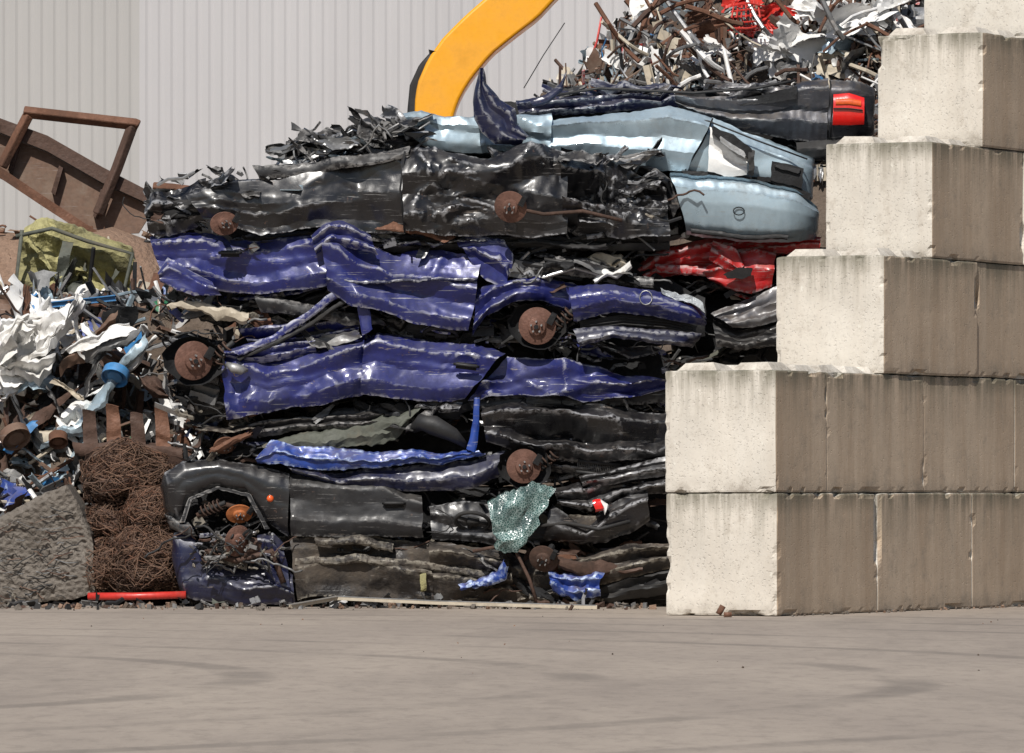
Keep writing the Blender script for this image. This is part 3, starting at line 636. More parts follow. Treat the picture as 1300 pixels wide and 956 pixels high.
# layer 6
c = car('crushed_black_car')
loft(c, 'body', [(215, 262), (330, 240), (515, 215), (690, 210), (850, 240)], [(225, 300), (330, 308), (515, 316), (690, 316), (850, 318)], 3.2 + BD, 'dark', amp=.07, ret=1.5, res=.025)
loft(c, 'front_fender', [(183, 268), (190, 250), (240, 243), (262, 232)], [(190, 296), (215, 300), (240, 290), (266, 280)], 3.25, 'black', amp=.10, bulge=.02, fx=1.8)
loft(c, 'front_door', [(236, 250), (300, 232), (360, 228), (430, 210), (514, 190)], [(262, 280), (300, 290), (330, 300), (400, 288), (514, 296)], 3.16, 'black', amp=.12, bulge=.03, fx=1, fz=1.4, fold=.05, fine=1.1)
loft(c, 'rear_door', [(510, 196), (560, 194), (620, 204), (690, 182), (720, 190)], [(512, 294), (560, 300), (620, 296), (680, 300), (720, 296)], 3.12, 'black', amp=.13, bulge=.03, fx=1.1, fz=1.4, fold=.05, fine=1.1)
loft(c, 'quarter_panel', [(712, 188), (760, 196), (800, 212), (846, 236)], [(714, 290), (760, 300), (800, 306), (850, 300)], 3.2, 'black', amp=.16, bulge=.03, fx=1.6, fz=1.5)
loft(c, 'roof_edge', [(320, 212), (400, 205), (470, 196), (520, 188)], [(330, 228), (400, 222), (470, 212), (520, 202)], 3.14, 'satin', amp=.08)
loft(c, 'sill', [(330, 298), (430, 290), (520, 296), (650, 302), (850, 300)], [(330, 312), (430, 312), (520, 322), (650, 316), (850, 318)], 3.32, 'plastic', amp=.05)
strip(c, 'door_gap', [(514, 192), (508, 240), (514, 296)], 3.04, .007, 'dark', 6)
disc(c, 285, 284, 2.98, 19, .4, .2, sq=.8, well=False); disc(c, 648, 263, 2.90, 21, -.2, .35, well=False)
strip(c, 'suspension_arm', [(648, 263), (690, 272), (740, 268), (790, 280)], 3.04, .013, 'rustd')
TOPP = {'satin': 5, 'black': 5, 'grey': 3.5, 'steel': 4, 'silver': 1.4, 'plastic': 2}
layers(c, 'crumpled_roof', [(362, 158, 545, 205), (440, 150, 560, 175), (330, 186, 500, 215)], 46, 3.2, 3.8, TOPP, 181, lmin=20, lmax=70, hmin=6, hmax=22, amp=.09, slope=.5)
layers(c, 'torn_wing_edges', [(190, 225, 340, 262), (560, 192, 850, 214)], 14, 3.08, 3.3, {'black': 6, 'satin': 3, 'steel': .6}, 187, lmin=20, lmax=60, hmin=5, hmax=14, amp=.08, slope=.4)
cables(c, 'roof_wiring', [(370, 165, 540, 205)], 10, 3.15, 3.4, 183)
junk(c, 'trim_fragments', [(365, 165, 545, 205), (200, 215, 380, 255)], 110, 3.1, 3.6, TOPP, .05, .2, 184)
for k in range(7):
    u0 = 376 + k * 20; v0 = 178 - k * 3
    strip(c, 'roof_frame', [(u0 - 12, v0 + 10), (u0 + 12, v0 - 4 + (k % 3) * 5), (u0 + 36, v0 + 4), (u0 + 50, v0 - 5)], 3.3 + .05 * (k % 4), .008, ('steel', 'plastic', 'grey')[k % 3], 6)
fill(c, [(185, 250, 262, 300), (730, 220, 850, 312), (270, 284, 850, 318)], 3.16, 3.4, 190, .8, {**DARKPAL, 'black': 8}, amp=.08, hmax=20)
loft(c, 'roof_skin', [(362, 182), (400, 170), (450, 160), (500, 152), (545, 150)], [(362, 204), (400, 200), (450, 192), (520, 186), (548, 182)], 3.6, 'satin', amp=.14, fx=2, ret=.6, edge=.04)

# layer 7
c = car('crushed_silver_car')
loft(c, 'body', [(545, 165), (700, 160), (840, 150), (940, 175), (1020, 205)], [(560, 205), (700, 212), (850, 290), (940, 298), (1025, 296)], 3.95, 'dark', amp=.05, ret=1.5, res=.025)
loft(c, 'roof', [(500, 150), (535, 142), (560, 148), (620, 150), (700, 150)], [(512, 168), (545, 188), (580, 194), (640, 192), (700, 196)], 3.52, 'silver', amp=.10, bulge=.02, fx=1.4, fz=1.4, ret=.8, fold=.03)
loft(c, 'side_panel', [(692, 154), (740, 149), (800, 145), (850, 138), (905, 150)], [(700, 200), (740, 198), (790, 210), (830, 216), (872, 218)], 3.52, 'silver', amp=.05, bulge=.02, fx=.7, fz=1.2, ret=.9, pv=.4, prof=[(0, -.03), (.3, .02), (.55, -.01), (.8, .04), (1, -.03)])
loft(c, 'tailgate', [(904, 148), (940, 164), (985, 180), (1036, 200)], [(870, 218), (920, 222), (975, 228), (1034, 250)], 3.58, 'silver', amp=.03, bulge=.02, endr=(0, .25), fx=.8, ret=.8, pv=0, prof=[(0, 0), (.7, .015), (.78, -.01), (1, -.05)])
loft(c, 'rear_bumper', [(850, 220), (890, 222), (960, 226), (1012, 240), (1042, 262)], [(872, 292), (900, 297), (960, 303), (1008, 302), (1040, 298)], 3.40, 'silver', amp=.028, bulge=.02, endr=(0, .3), fx=.6, fz=1.0, ret=.5, pv=0, fine=.6, prof=[(0, -.10), (.12, -.01), (.5, .035), (.72, .04), (.76, .022), (.9, .0), (1, -.09)])
loft(c, 'bumper_gap', [(866, 217), (920, 220), (975, 225), (1030, 246)], [(867, 222), (920, 226), (975, 231), (1028, 254)], 3.5, 'dark', amp=.005, bulge=.0)
strip(c, 'tailgate_seam', [(905, 150), (892, 180), (870, 216)], 3.51, .006, 'dark', 6)
strip(c, 'window_seal', [(860, 148), (900, 154), (960, 178), (1025, 202)], 3.5, .006, 'plastic', 6)
loft(c, 'lamp_mount', [(902, 160), (925, 172), (950, 196)], [(898, 216), (920, 222), (948, 222)], 3.46, 'white', amp=.03, bulge=.0)
loft(c, 'lamp_recess', [(904, 160), (932, 172), (954, 190)], [(904, 170), (930, 188), (955, 206)], 3.41, 'dark', amp=.02, bulge=.0)
loft(c, 'lamp_socket', [(914, 174), (926, 182), (946, 194)], [(914, 180), (926, 190), (946, 202)], 3.36, 'steel', amp=.03, bulge=.0, fx=2)
loft(c, 'lamp_frame', [(950, 188), (958, 192)], [(950, 222), (957, 222)], 3.41, 'plastic', amp=.01)
loft(c, 'number_plate_recess', [(980, 204), (1000, 207), (1020, 214)], [(978, 228), (998, 233), (1018, 240)], 3.48, 'dark', amp=.004, bulge=.0)
loft(c, 'number_plate_lamp', [(984, 208), (1016, 216)], [(984, 212), (1014, 221)], 3.46, 'plastic', amp=.004, bulge=.0)
loft(c, 'bumper_strip', [(876, 289), (940, 299), (1000, 298)], [(878, 296), (940, 305), (1000, 304)], 3.40, 'plastic', amp=.01, bulge=.01)
mb = MB(); q = [W(938 + 7 * math.cos(j * .5236), 268 + 5 * math.sin(j * .5236), 3.34) for j in range(13)]; mb.tube(q, .004, 'dark', 6); mb.obj('towing_eye_cover', c)
loft(c, 'wheel_arch', [(790, 212), (830, 214), (852, 230), (864, 262)], [(792, 222), (822, 224), (842, 240), (852, 280)], 3.5, 'satin', amp=.05)
fill(c, [(830, 222, 878, 300), (740, 200, 850, 225)], 3.55, 3.7, 200, .8)

# layer 8
c = car('crushed_graphite_car')
loft(c, 'body', [(640, 130), (760, 122), (850, 118), (970, 118), (1100, 112)], [(650, 160), (760, 160), (900, 180), (970, 200), (1100, 196)], 4.9, 'dark', amp=.05, ret=1.5, res=.025)
loft(c, 'side_panel', [(655, 126), (720, 124), (780, 120), (838, 120), (850, 106)], [(660, 152), (720, 146), (780, 144), (840, 140), (862, 138)], 4.5, 'navy', amp=.08, bulge=.03, fx=1.2, fz=1.4)
loft(c, 'rear_quarter', [(845, 122), (900, 126), (980, 122), (1020, 104), (1052, 100)], [(862, 136), (900, 158), (960, 172), (1010, 178), (1050, 178)], 4.5, 'graphite', amp=.06, bulge=.02, fx=.9, fz=1.4, pv=.3, prof=[(0, -.03), (.3, .02), (.5, -.005), (.55, .02), (.85, .05), (1, -.05)])
loft(c, 'quarter_window', [(930, 126), (970, 122), (1012, 110)], [(940, 134), (975, 133), (1012, 126)], 4.41, 'dark', amp=.01, bulge=0)
loft(c, 'tailgate', [(1052, 100), (1085, 102), (1112, 110)], [(1052, 178), (1085, 178), (1112, 170)], 4.53, 'graphite', amp=.02, bulge=.05, endr=(0, .2), pv=0)
strip(c, 'tailgate_seam', [(1054, 102), (1056, 140), (1053, 178)], 4.47, .006, 'dark', 6)
loft(c, 'tail_lamp', [(1058, 120), (1078, 118), (1097, 124)], [(1057, 159), (1078, 159), (1097, 158)], 4.42, 'lampred', amp=.003, bulge=.03, fx=.3, edge=.002, ret=.08, pv=0, fold=0)
loft(c, 'lamp_highlight', [(1061, 126), (1078, 125), (1093, 128)], [(1061, 134), (1078, 134), (1093, 136)], 4.392, 'lampor', amp=.002, bulge=.015, edge=.001)  # orange strip paints the highlight on the upper part of the red lamp
loft(c, 'lamp_divider', [(1058, 137), (1078, 137), (1095, 139)], [(1058, 139), (1078, 139), (1095, 141)], 4.39, 'plastic', amp=.001, bulge=.02, edge=.001)
loft(c, 'rear_bumper', [(1010, 180), (1060, 178), (1112, 170)], [(1012, 204), (1060, 202), (1110, 198)], 4.45, 'plastic', amp=.03, bulge=.04, endr=(0, .2))
strip(c, 'roof_rail', [(700, 122), (760, 112), (840, 116), (880, 118), (960, 112), (1010, 102)], 4.42, .010, 'plastic')
layers(c, 'crumpled_roof', [(690, 104, 860, 132), (860, 108, 1050, 126)], 22, 4.45, 4.8, {'navy': 3, 'graphite': 5, 'satin': 2}, 211, lmin=40, lmax=110, hmin=6, hmax=16, slope=.25)
fill(c, [(1000, 178, 1100, 210)], 4.5, 4.7, 212, .8)
loft(c, 'bonnet_horn', [(613, 86), (618, 108), (635, 128), (655, 138), (656, 158), (672, 172)], [(608, 90), (600, 128), (602, 150), (612, 168), (630, 184), (662, 184)], 3.30, 'navy', amp=.05, bulge=.03, fx=1, pv=.2)
loft(c, 'torn_wing', [(720, 90), (710, 108), (690, 120), (672, 126)], [(718, 98), (714, 116), (694, 130), (676, 136)], 4.2, 'navy', amp=.04, bulge=.02)
strip(c, 'antenna', [(665, 112), (690, 70), (717, 29)], 4.4, .004, 'plastic', 5)

c = car('crushed_red_car')
loft(c, 'body', [(820, 345), (900, 320), (1050, 315)], [(830, 372), (900, 380), (1050, 395)], 4.3, 'dark', amp=.05, ret=1.3, res=.025)
loft(c, 'bonnet', [(806, 342), (850, 318), (900, 302), (960, 298), (1042, 302)], [(824, 356), (860, 348), (905, 336), (960, 322), (1040, 318)], 3.72, 'red', amp=.10, bulge=.02, fx=1.2, fz=1.5, ret=.4, fold=.03)
loft(c, 'fender', [(890, 340), (920, 322), (960, 316), (985, 322)], [(900, 352), (926, 366), (955, 374), (980, 362)], 3.58, 'red', amp=.09, bulge=.04, fx=1.3, fz=1.5)
loft(c, 'door_edge', [(830, 338), (870, 338), (905, 344)], [(835, 348), (870, 350), (905, 354)], 3.66, 'red', amp=.04)
loft(c, 'bonnet_flap', [(905, 304), (935, 318), (945, 338)], [(900, 330), (918, 340), (935, 345)], 3.56, 'red', amp=.06, fx=2)
loft(c, 'lamp_opening', [(918, 350), (938, 340), (955, 341)], [(924, 355), (942, 356), (954, 351)], 3.47, 'dark', amp=.03, bulge=.0)
fill(c, [(780, 322, 850, 360), (840, 354, 1000, 385)], 3.68, 3.9, 220, 1, {**DARKPAL, 'red': 2, 'cream': .6}, lmax=70, hmax=16)
c = car('crushed_grey_car')
loft(c, 'body', [(850, 380), (920, 372), (1010, 355)], [(860, 450), (920, 465), (1010, 465)], 4.05, 'dark', amp=.05, ret=1.3, res=.025)
loft(c, 'bumper', [(902, 398), (940, 382), (985, 364), (1010, 356)], [(930, 416), (950, 418), (985, 408), (1010, 400)], 3.6, 'graphite', amp=.02, bulge=.02, groove=(.3, .6))
loft(c, 'bumper_lower', [(905, 404), (935, 420), (990, 412)], [(910, 440), (945, 444), (990, 440)], 3.66, 'satin', amp=.04, groove=(.5,))
fill(c, [(845, 395, 900, 470), (848, 440, 985, 470)], 3.7, 3.9, 230, .8)

# ------------------------------------------------------------------ scrap heaps
def heap(hf, x0, x1, y0, y1, n, mk, rough=.18):
    mb = MB(); vs = []
    for i in range(n + 1):
        for j in range(n + 1):
            x = x0 + (x1 - x0) * i / n; y = y0 + (y1 - y0) * j / n
            vs.append((x, y, max(-.05, hf(x, y) + rough * noise.noise(Vector((x * 2, y * 2, 1))) + rough * .6 * noise.noise(Vector((x * 6, y * 6, 3))))))
    fs = [(i * (n + 1) + j, (i + 1) * (n + 1) + j, (i + 1) * (n + 1) + j + 1, i * (n + 1) + j + 1) for i in range(n) for j in range(n)]
    mb.add(vs, fs, mk); return mb
def ss(a, b, x): t = max(0, min(1, (x - a) / (b - a))); return t * t * (3 - 2 * t)
def h_left(x, y):
    base = 2.15 * max(0, min(1, (y - 4.4) / 1.9)) * (1 - ss(9, 12, y))
    return base * (1 - ss(-1.6, .2, x)) * ss(-12, -7, x) - .06
rnd = random.Random(77)
mb = heap(h_left, -12, 0, 4.2, 12, 80, 'soil')
LP = {'white': 15, 'steel': 12, 'grey': 16, 'rust': 8, 'rustd': 12, 'dark': 10, 'plastic': 10, 'lblue': 2.5, 'green': .4, 'cream': 8, 'redp': .5, 'silver': 7, 'blue': 1, 'ochre': 5}
for _ in range(3400):
    x = rnd.uniform(-5.6, -1.6) if rnd.random() < .8 else rnd.uniform(-9, -4); y = 4.4 + 3.4 * rnd.random() ** 1.2
    s = rnd.choice((.07, .1, .14, .2, .26, .36, .46)); z = h_left(x, y) + rnd.uniform(0, .16)
    if z < .02: continue
    piece(mb, Vector((x, y, z)), s, LP, rnd, (8, 3, 3, .6, 1.5))
for _ in range(30):        # long pipes, rails and bent profiles
    x = rnd.uniform(-4.2, -2.4); y = rnd.uniform(4.9, 6.4); z = h_left(x, y) + .16; a = rnd.uniform(-.9, .9); L = rnd.uniform(.25, .7)
    q = [Vector((x + L * t * math.cos(a), y + .1 * math.sin(t * 5) + .4 * L * t * math.sin(a), z + L * t * math.sin(a) + .04 * math.sin(t * 4 + a))) for t in (-.5, -.25, 0, .25, .5)]
    mb.tube(q, rnd.uniform(.007, .02), rnd.choice(('steel', 'white', 'rust', 'cream', 'grey', 'silver', 'rustd', 'plastic')), 6)
mb.obj('scrap_metal_heap', None, True, 28)

def h_sand(x, y): return 2.95 * max(0, min(1, (y - 9.3) / 2.4)) * (1 - ss(17, 22, y)) * (1 - ss(-3.2, -1, x)) * ss(-20, -12, x)
mb = heap(h_sand, -20, 0, 9.3, 22, 60, 'sand', .12)
for _ in range(300):
    x = rnd.uniform(-7, -2.2); y = rnd.uniform(9.4, 12)
    piece(mb, Vector((x, y, h_sand(x, y) + .03)), rnd.choice((.06, .1, .18)), {'rust': 4, 'rustd': 4, 'sand': 5, 'grey': 1, 'cream': 1}, rnd)
mb.obj('rusty_spoil_heap')

def h_back(x, y):
    d = math.hypot(x - 4.2, (y - 14) * 1.1); return 7.9 - .99 * d
mb = heap(h_back, -4, 13, 5.6, 24, 80, 'soil', .3)
BP = {'rust': 13, 'rustd': 16, 'white': 14, 'grey': 19, 'steel': 14, 'cream': 9, 'dark': 7, 'red': 1, 'redp': .8, 'lblue': .7, 'silver': 5, 'ochre': 9}
for _ in range(9000):
    x = rnd.uniform(-.4, 5.2); y = rnd.uniform(9.6, 13.5)
    z = h_back(x, y) + rnd.uniform(-.05, .22)
    if z < 3.3 or z > 6.2: continue
    piece(mb, Vector((x, y, z)), rnd.choice((.07, .1, .14, .18, .24, .34)), BP, rnd, (5, 5, 4.5, .5, 2.5))
for u_, v_, k_, s_ in ((945, 10, 'redp', .22), (962, 34, 'redp', .2), (985, 14, 'redp', .2), (940, 36, 'redp', .16), (1010, 45, 'white', .4), (1040, 20, 'white', .4), (1085, 28, 'white', .5), (1120, 15, 'white', .35), (985, 62, 'white', .3), (1065, 60, 'silver', .4), (1120, 70, 'cream', .35), (900, 60, 'white', .25), (1000, 85, 'grey', .3), (885, 22, 'rust', .3), (880, 90, 'grey', .3)):
    for t in range(2):
        p_ = W(u_ + rnd.uniform(-14, 14), v_ + rnd.uniform(-8, 8), 10.9)
        mb.plate(p_, s_, s_ * rnd.uniform(.3, .6), Euler((1.2 + rnd.uniform(-.6, .6), rnd.uniform(-.8, .8), rnd.uniform(-.6, .6))).to_matrix(), k_, rnd, 9, .6)
for j in range(7):
    mb.tube([W(932 + j * 5, 4 + 3 * math.sin(j), 10.7), W(929 + j * 6, 22, 10.6), W(938 + j * 5, 40 - j, 10.75)], .008, 'redp', 5)
for j in range(5):
    mb.tube([W(928, 8 + j * 7, 10.69), W(950, 4 + j * 8, 10.6), W(970, 8 + j * 6, 10.69)], .008, 'redp', 5)
for _ in range(44):
    u_ = rnd.uniform(770, 1170); v_ = rnd.uniform(5, 110)
    if v_ < 100 - (u_ - 735) * 1.3: continue
    a = rnd.uniform(-1.3, 1.3); L = rnd.uniform(30, 90)
    mb.tube([W(u_ + L * t * math.cos(a), v_ + L * t * math.sin(a) + 8 * math.sin(t * 3 + a), 10.6 + rnd.uniform(-.1, .1)) for t in (-.5, -.2, .1, .3, .5)], rnd.uniform(.008, .022), rnd.choice(('rust', 'rustd', 'white', 'steel', 'cream', 'grey')), 6)
mb.obj('scrap_metal_heap', None, True, 28)

def lone(name, top, bot, Y, mk, **kw): return loft(None, name, top, bot, Y, mk, **kw)
layers(None, 'white_plastic_sheeting', [(-20, 405, 75, 515), (40, 400, 100, 440), (60, 520, 170, 575)], 24, 5.35, 5.7, {'white': 9, 'silver': 1}, 300, lmin=30, lmax=75, hmin=14, hmax=44, amp=.12, slope=.7, edge=.05)
layers(None, 'bent_metal_sheets', [(60, 410, 235, 520), (0, 500, 120, 610)], 30, 5.2, 5.6, {'white': 4, 'silver': 3, 'grey': 5, 'rustd': 3, 'ochre': 3, 'cream': 2, 'lblue': .8, 'satin': 3}, 301, lmin=25, lmax=85, hmin=6, hmax=28, amp=.08, slope=.9, edge=.03)
for j, (u_, v_) in enumerate(((104, 520), (134, 512), (165, 522), (196, 516))):
    lone('rusty_steel_bracket', [(u_, v_), (u_ + 8, v_ + 1), (u_ + 16, v_ + 3)], [(u_ + 2, v_ + 56), (u_ + 12, v_ + 58), (u_ + 22, v_ + 58)], 5.0 + .05 * (j % 2), ('rustd', 'rust')[j % 2], amp=.03, fx=1, edge=.008, ret=.12, bulge=-.03)
lone('rusty_steel_plate', [(92, 564), (150, 560), (232, 570)], [(96, 580), (150, 580), (232, 588)], 4.85, 'rustd', amp=.04, fx=2, edge=.02, ret=.4)
lone('brown_metal_sheet', [(92, 430), (130, 410), (150, 402)], [(76, 476), (110, 452), (142, 436)], 5.45, 'ochre', amp=.10, fx=2, edge=.03, bulge=0)
mb = MB()
for k, (u_, v_, r_, Y_) in enumerate(((146, 478, .10, 5.2), (74, 560, .07, 5.0), (20, 556, .11, 5.0))):
    R = Euler((.9, .3 - k * .4, 0)).to_matrix(); c_ = W(u_, v_, Y_)
    q = [(0, -.01), (.55, -.01), (.6, .012), (.92, .012), (.95, -.02), (1, -.02), (1, .05)]
    vs = [c_ + R @ Vector((a * r_ * math.cos(j * .314), b, a * r_ * math.sin(j * .314))) for a, b in q for j in range(20)]
    mb.add(vs, [(i * 20 + j, i * 20 + (j + 1) % 20, (i + 1) * 20 + (j + 1) % 20, (i + 1) * 20 + j) for i in range(6) for j in range(20)], ('lblue', 'rust', 'ochre')[k])
mb.obj('drum_lids', None, True, 30)
mb = MB(); c_ = W(206, 391, 6.5); vs = []; fs = []
for i in range(7):
    a = i / 6 * math.pi / 2
    for j in range(20): vs.append(c_ + Vector((.15 * math.cos(a) * math.cos(j * math.pi / 10), .15 * math.cos(a) * math.sin(j * math.pi / 10), .10 * math.sin(a) - .04)))
for i in range(6):
    for j in range(20): fs.append((i * 20 + j, i * 20 + (j + 1) % 20, (i + 1) * 20 + (j + 1) % 20, (i + 1) * 20 + j))
mb.add(vs, fs, 'green'); mb.tube([c_ + Vector((.155 * math.cos(j * math.pi / 10), .155 * math.sin(j * math.pi / 10), -.03)) for j in range(21)], .012, 'green', 6); mb.obj('green_plastic_tub')

c = empty('crushed_car_seat')
loft(c, 'cushion', [(28, 292), (60, 284), (110, 300), (165, 318), (172, 330)], [(16, 372), (50, 388), (100, 398), (140, 400), (158, 398)], 8.3, 'foam', amp=.13, bulge=.03, ret=.4, fx=1.2, fz=1.4, edge=.03)
loft(c, 'backing', [(78, 306), (92, 308)], [(66, 384), (80, 388)], 8.1, 'olive', amp=.05)
strip(c, 'seat_frame', [(20, 300), (66, 290), (110, 306), (168, 322), (150, 402), (100, 402), (18, 378), (28, 292)], 8.1, .016, 'olive')
layers(c, 'torn_fabric', [(30, 300, 165, 395)], 8, 8.1, 8.25, {'foam': 6, 'olive': 2}, 240, lmin=20, lmax=50, hmin=8, hmax=24, slope=.8)

# ------------------------------------------------------------------ rusty ramp and tubular frame
c = empty('rusty_steel_ramp')
def slab(name, poly, Y0, Y1, mk, parent):
    mb = MB(); n = len(poly)
    a = [W(u, v, Y0) for u, v in poly]; b = [p_ + Vector((0, Y1 - Y0, 0)) for p_ in a]
    fs = [tuple(range(n)), tuple(range(2 * n - 1, n - 1, -1))] + [(i, i + n, (i + 1) % n + n, (i + 1) % n) for i in range(n)]
    mb.add(a + b, fs, mk); return mb.obj(name, parent, False)
slab('deck_plate', [(-120, 88), (0, 150), (60, 172), (130, 212), (196, 246), (196, 262), (130, 232), (60, 192), (0, 168), (-120, 108)], 12, 15, 'rustd', c)
slab('side_plate', [(-120, 110), (0, 170), (60, 194), (130, 234), (196, 264), (176, 296), (130, 298), (60, 252), (0, 212), (-120, 150)], 12.1, 12.16, 'ochre', c)
slab('lower_flange', [(-120, 150), (0, 212), (60, 252), (130, 298), (122, 306), (54, 262), (0, 226), (-120, 164)], 11.9, 12.5, 'rust', c)
for u_, v_ in ((20, 182), (75, 210), (128, 240)):
    slab('rib', [(u_, v_), (u_ + 5, v_ + 3), (u_ - 5, v_ + 38), (u_ - 10, v_ + 34)], 12.0, 12.098, 'rustd', c)
c = empty('rusty_tubular_frame')
def sqtube(name, pts, Y, w, mk, parent):
    mb = MB(); mb.tube([W(a, b, Y) for a, b in pts], w, mk, 4); o = mb.obj(name, parent, False)
    bv = o.modifiers.new('b', 'BEVEL'); bv.width = .012; bv.segments = 2; bv.limit_method = 'ANGLE'
    return o
sqtube('crossbar', [(30, 142), (38, 143), (172, 158), (176, 160)], 11.94, .055, 'rust', c)
sqtube('leg', [(36, 146), (2, 212)], 11.94, .052, 'rust', c)
sqtube('leg', [(168, 160), (148, 215), (124, 272)], 11.94, .052, 'rustd', c)
c = empty('rusty_beam'); sqtube('stub_bar', [(194, 238), (220, 240), (252, 244)], 11.2, .05, 'rust', c); sqtube('support_leg', [(226, 246), (228, 360)], 11.3, .03, 'rustd', c)

# ------------------------------------------------------------------ rusty wire bundles, bale, pipe, strips
def bundle(u, v, ru, rv_, Y, n, seed):
    r = random.Random(seed); mb = MB(); k = (CD + Y) / F; c_ = W(u, v, Y)
    a = ru * k; b = rv_ * k
    def lump(q): return 1 + .22 * noise.noise(q * 1.6 + Vector((seed, 0, 0))) + .12 * noise.noise(q * 4 + Vector((seed, 3, 0)))
    for i in range(n):
        pts = []; th_ = r.uniform(0, 6.3); ph = math.acos(r.uniform(-1, 1)); R = r.uniform(.75, 1.02); tw = r.uniform(-1, 1)
        for j in range(r.randint(6, 16)):
            th_ += r.uniform(-.15, .45); ph += r.uniform(-.3, .3) + tw * .1; R = min(1.12, max(.6, R + r.uniform(-.12, .12)))
            q = Vector((math.sin(ph) * math.cos(th_), math.sin(ph) * math.sin(th_), math.cos(ph))); R2 = R * lump(q)
            pts.append(c_ + Vector((q.x * a * R2, q.y * .38 * R2, q.z * b * R2)))
        mb.tube(pts, r.uniform(.0016, .0038), r.choice(('wire', 'wire', 'rustd', 'rust', 'ochre')), 3, False)
    vs = []; fs = []
    for i in range(11):
        ph = math.pi * i / 10
        for j in range(20):
            t = math.pi * j / 10; q = Vector((math.sin(ph) * math.cos(t), math.sin(ph) * math.sin(t), math.cos(ph)))
            w_ = .82 * lump(q); vs.append(c_ + Vector((q.x * a * w_, q.y * .38 * w_, q.z * b * w_)))
    for i in range(10):
        for j in range(20): fs.append((i * 20 + j, i * 20 + (j + 1) % 20, (i + 1) * 20 + (j + 1) % 20, (i + 1) * 20 + j))
    mb.add(vs, fs, 'rustd')
    mb.obj('rusty_wire_bundle')
bundle(162, 606, 58, 40, 4.5, 1000, 1); bundle(196, 652, 40, 34, 4.15, 600, 2); bundle(142, 665, 40, 30, 4.45, 500, 5)
bundle(188, 712, 54, 44, 3.95, 1100, 3); bundle(135, 722, 36, 34, 4.15, 500, 4)

bale = loft(None, 'pressed_scrap_bale', [(-60, 672), (0, 656), (50, 628), (84, 614), (96, 634), (116, 676)], [(-60, 767), (0, 766), (50, 765), (90, 762), (104, 758), (121, 752)], 3.9, 'bale', amp=.04, bulge=.0, ret=.8, res=.009, fx=1.2, fz=1.4, edge=.014, ripple=.009, pv=.3, prof=[(0, .02), (.1, .03), (.5, .01), (.9, .02), (1, -.02)])
mb = MB(); rb = random.Random(8)
for j in range(110):
    u0 = rb.uniform(-50, 80); v0 = rb.uniform(640, 758); L = rb.uniform(8, 30); q = []; sl = rb.gauss(0, .3)
    for t in range(6):
        u_ = u0 + L * t / 5; lim = 664 - .55 * u_ if u_ < 84 else 600 + (u_ - 84) * 1.9
        q.append(W(min(u_, 112), min(760, max(v0 + sl * L * t / 5 + 1.5 * math.sin(t + j), lim + 8)), 3.85 + .012 * math.sin(t * 1.7 + j)))
    mb.tube(q, rb.uniform(.002, .005), rb.choice(('bale', 'rustd', 'grey', 'ochre', 'plastic')), 5)
mb.obj('embedded_strips', bale)
mb = MB(); mb.tube([W(112, 757, 3.5), W(170, 757, 3.45), W(236, 755, 3.4)], .026, 'redp', 14); mb.obj('red_pipe')
mb = MB()
pts = [(368, 771, 2.6), (428, 757, 3.0), (560, 763, 2.7), (757, 773, 2.35)]
for (u0, v0, y0), (u1, v1, y1) in zip(pts, pts[1:]):
    a, b = W(u0, v0, y0), W(u1, v1, y1); a.z = max(a.z, .03); b.z = max(b.z, .03); d = (b - a); L = d.length
    R = d.to_track_quat('X', 'Z').to_matrix()
    mb.box((a + b) / 2, (L + .01, .05, .005), 'steel', R); mb.box((a + b) / 2 + Vector((0, -.022, -.012)), (L + .01, .005, .028), 'cream', R)
mb.obj('steel_angle_strip', None, False)

rnd = random.Random(9); mb = MB()
for _ in range(420):
    x = rnd.uniform(-4, 1.0); y = min(3.5, rnd.gauss(2.95, .3)); s = rnd.choice((.01, .015, .02, .03, .05))
    R = Euler((rnd.uniform(0, 6), rnd.uniform(0, 6), rnd.uniform(0, 6))).to_matrix()
    mb.box((x, y, s * .25), (s, s * rnd.uniform(.4, 1), s * rnd.uniform(.3, .8)), rnd.choice(('soil', 'rustd', 'plastic', 'bale', 'grey', 'bale', 'sand')), R, rnd.uniform(.3, 1))
for _ in range(60):
    piece(mb, Vector((rnd.uniform(-3.9, 1), rnd.uniform(2.8, 3.3), .03)), rnd.uniform(.06, .16), DARKPAL, rnd, (5, 2, 2, 1, 1), True)
for _ in range(160):
    a = rnd.uniform(0, 9); off = rnd.uniform(.02, .12); b = C0 + rv * a - lv * off; s = rnd.uniform(.008, .025)
    mb.box((b.x, b.y, s * .3), (s, s, s * .6), rnd.choice(('soil', 'bale', 'sand', 'bale')), Euler((rnd.uniform(0, 6), 1, rnd.uniform(0, 6))).to_matrix(), .6)
for _ in range(40):
    x = rnd.uniform(-3, 4.5); y = rnd.uniform(-14, 2); s = rnd.uniform(.004, .011)
    mb.box((x, y, s * .3), (s, s, s * .6), rnd.choice(('soil', 'bale', 'sand')), Euler((rnd.uniform(0, 6), 1, rnd.uniform(0, 6))).to_matrix(), .6)
mb.obj('ground_debris', None, False)
c = W(912, 776, -.3); mb = MB(); mb.tube([(c.x, c.y, .02), (c.x + .03, c.y, .075)], .02, 'rust', 8); mb.box((c.x + .06, c.y, .018), (.05, .04, .03), 'rust'); mb.obj('rusty_bolt')

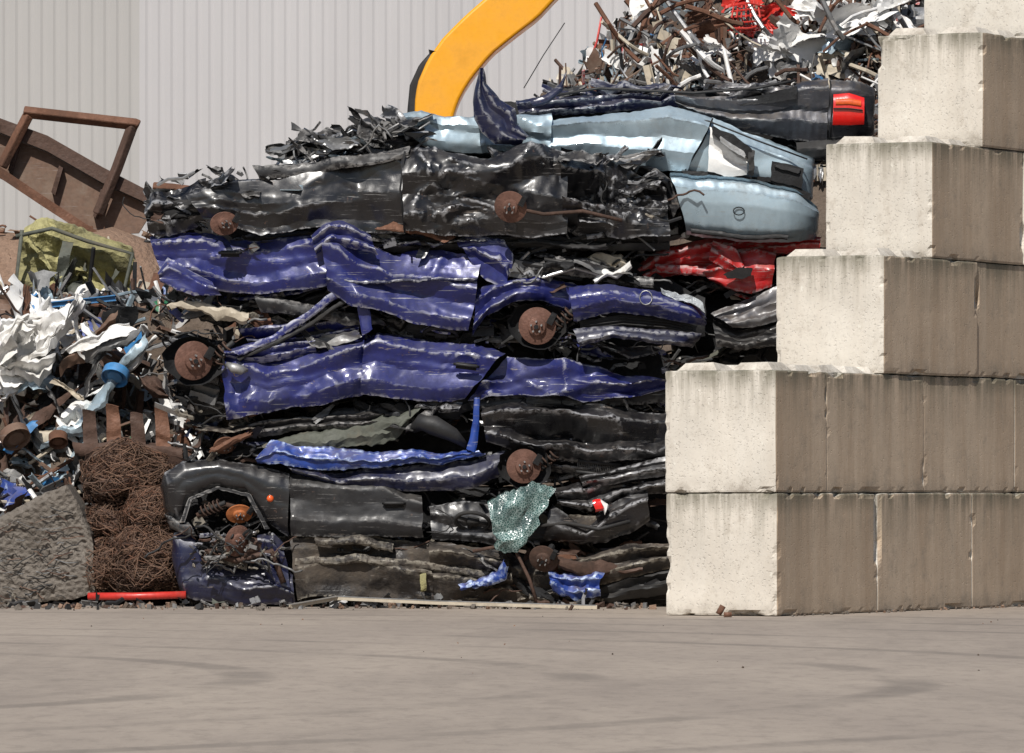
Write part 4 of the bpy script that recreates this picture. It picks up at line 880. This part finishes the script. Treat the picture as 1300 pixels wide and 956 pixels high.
# ------------------------------------------------------------------ excavator
exc = empty('excavator'); YE = 18
def extr(name, outer, inner, Y0, Y1, mk):
    mb = MB(); n = 40
    O = resample(outer, n); I = resample(inner, n); vs = []
    for o_, i_ in zip(O, I):
        a = W(o_[0], o_[1], Y0); b = W(i_[0], i_[1], Y0); d = Vector((0, Y1 - Y0, 0)); vs += [a, b, b + d, a + d]
    fs = [(4 * i + j, 4 * i + (j + 1) % 4, 4 * i + 4 + (j + 1) % 4, 4 * i + 4 + j) for i in range(n - 1) for j in range(4)]
    fs += [(0, 1, 2, 3), (4 * n - 1, 4 * n - 2, 4 * n - 3, 4 * n - 4)]
    mb.add(vs, fs, mk); o = mb.obj(name, exc, True, 30)
    bv = o.modifiers.new('b', 'BEVEL'); bv.width = .03; bv.segments = 3; bv.limit_method = 'ANGLE'; bv.angle_limit = math.radians(40)
    return o
outer = [(760, -110), (690, -62), (622, -8), (590, 20), (562, 48), (543, 75), (530, 105), (527, 125), (526, 150), (524, 260)]
inner = [(840, -110), (770, -62), (708, -4), (684, 22), (655, 44), (625, 68), (600, 98), (586, 120), (576, 145), (572, 260)]
extr('boom', outer, inner, YE, YE + .55, 'yellow')
o2 = [(548, 64), (532, 82), (520, 108), (517, 140), (517, 260)]; i2 = [(556, 66), (544, 86), (534, 108), (531, 144), (531, 260)]
extr('boom_flange', o2, i2, YE + .03, YE + .5, 'plastic')
bx = W(560, 400, YE)
mb = MB(); mb.box((bx.x, YE + .6, 2.0), (3.2, 2.6, 1.0), 'yellow'); mb.obj('superstructure', exc, False)
mb = MB(); mb.box((bx.x - .9, YE - .4, 2.6), (1.1, .9, 1.3), 'plastic', None, .85); mb.obj('cab', exc, False)
for yy in (-.9, 1.9):
    mb = MB(); q = [(bx.x + 1.9 * math.cos(t), YE + yy, .62 + .55 * math.sin(t)) for t in [i * math.pi / 12 for i in range(25)]]
    mb.tube(q, .18, 'plastic', 8, False); mb.box((bx.x, YE + yy, .6), (2.9, .4, .6), 'dark'); mb.obj('track', exc)

# ------------------------------------------------------------------ camera, light, sky
cam = bpy.data.cameras.new('camera'); co = bpy.data.objects.new('camera', cam); scene.collection.objects.link(co)
co.location = (0, -CD, EYE); co.rotation_euler = (math.radians(90), 0, 0)
cam.sensor_width = 36; cam.lens = 36 * F / 1300; cam.shift_y = (620 - 478) / 1300; cam.clip_end = 2000
scene.camera = co
az = math.radians(-14); el = math.radians(46)
sd = Vector((math.sin(az) * math.cos(el), -math.cos(az) * math.cos(el), math.sin(el)))
L = bpy.data.lights.new('sun', 'SUN'); L.energy = 5.0; L.angle = math.radians(.5); L.color = (1, .96, .90)
lo = bpy.data.objects.new('sun', L); scene.collection.objects.link(lo); lo.rotation_euler = sd.to_track_quat('Z', 'Y').to_euler()
w = bpy.data.worlds.new('World'); scene.world = w; w.use_nodes = True; nt = w.node_tree
sk = nt.nodes.new('ShaderNodeTexSky'); sk.sky_type = 'NISHITA'; sk.sun_disc = False; sk.sun_elevation = el
sk.sun_rotation = math.atan2(sd.x, sd.y)
bg = nt.nodes['Background']; nt.links.new(sk.outputs[0], bg.inputs[0]); bg.inputs[1].default_value = .072
scene.view_settings.view_transform = 'Standard'; scene.view_settings.look = 'None'; scene.view_settings.exposure = 0
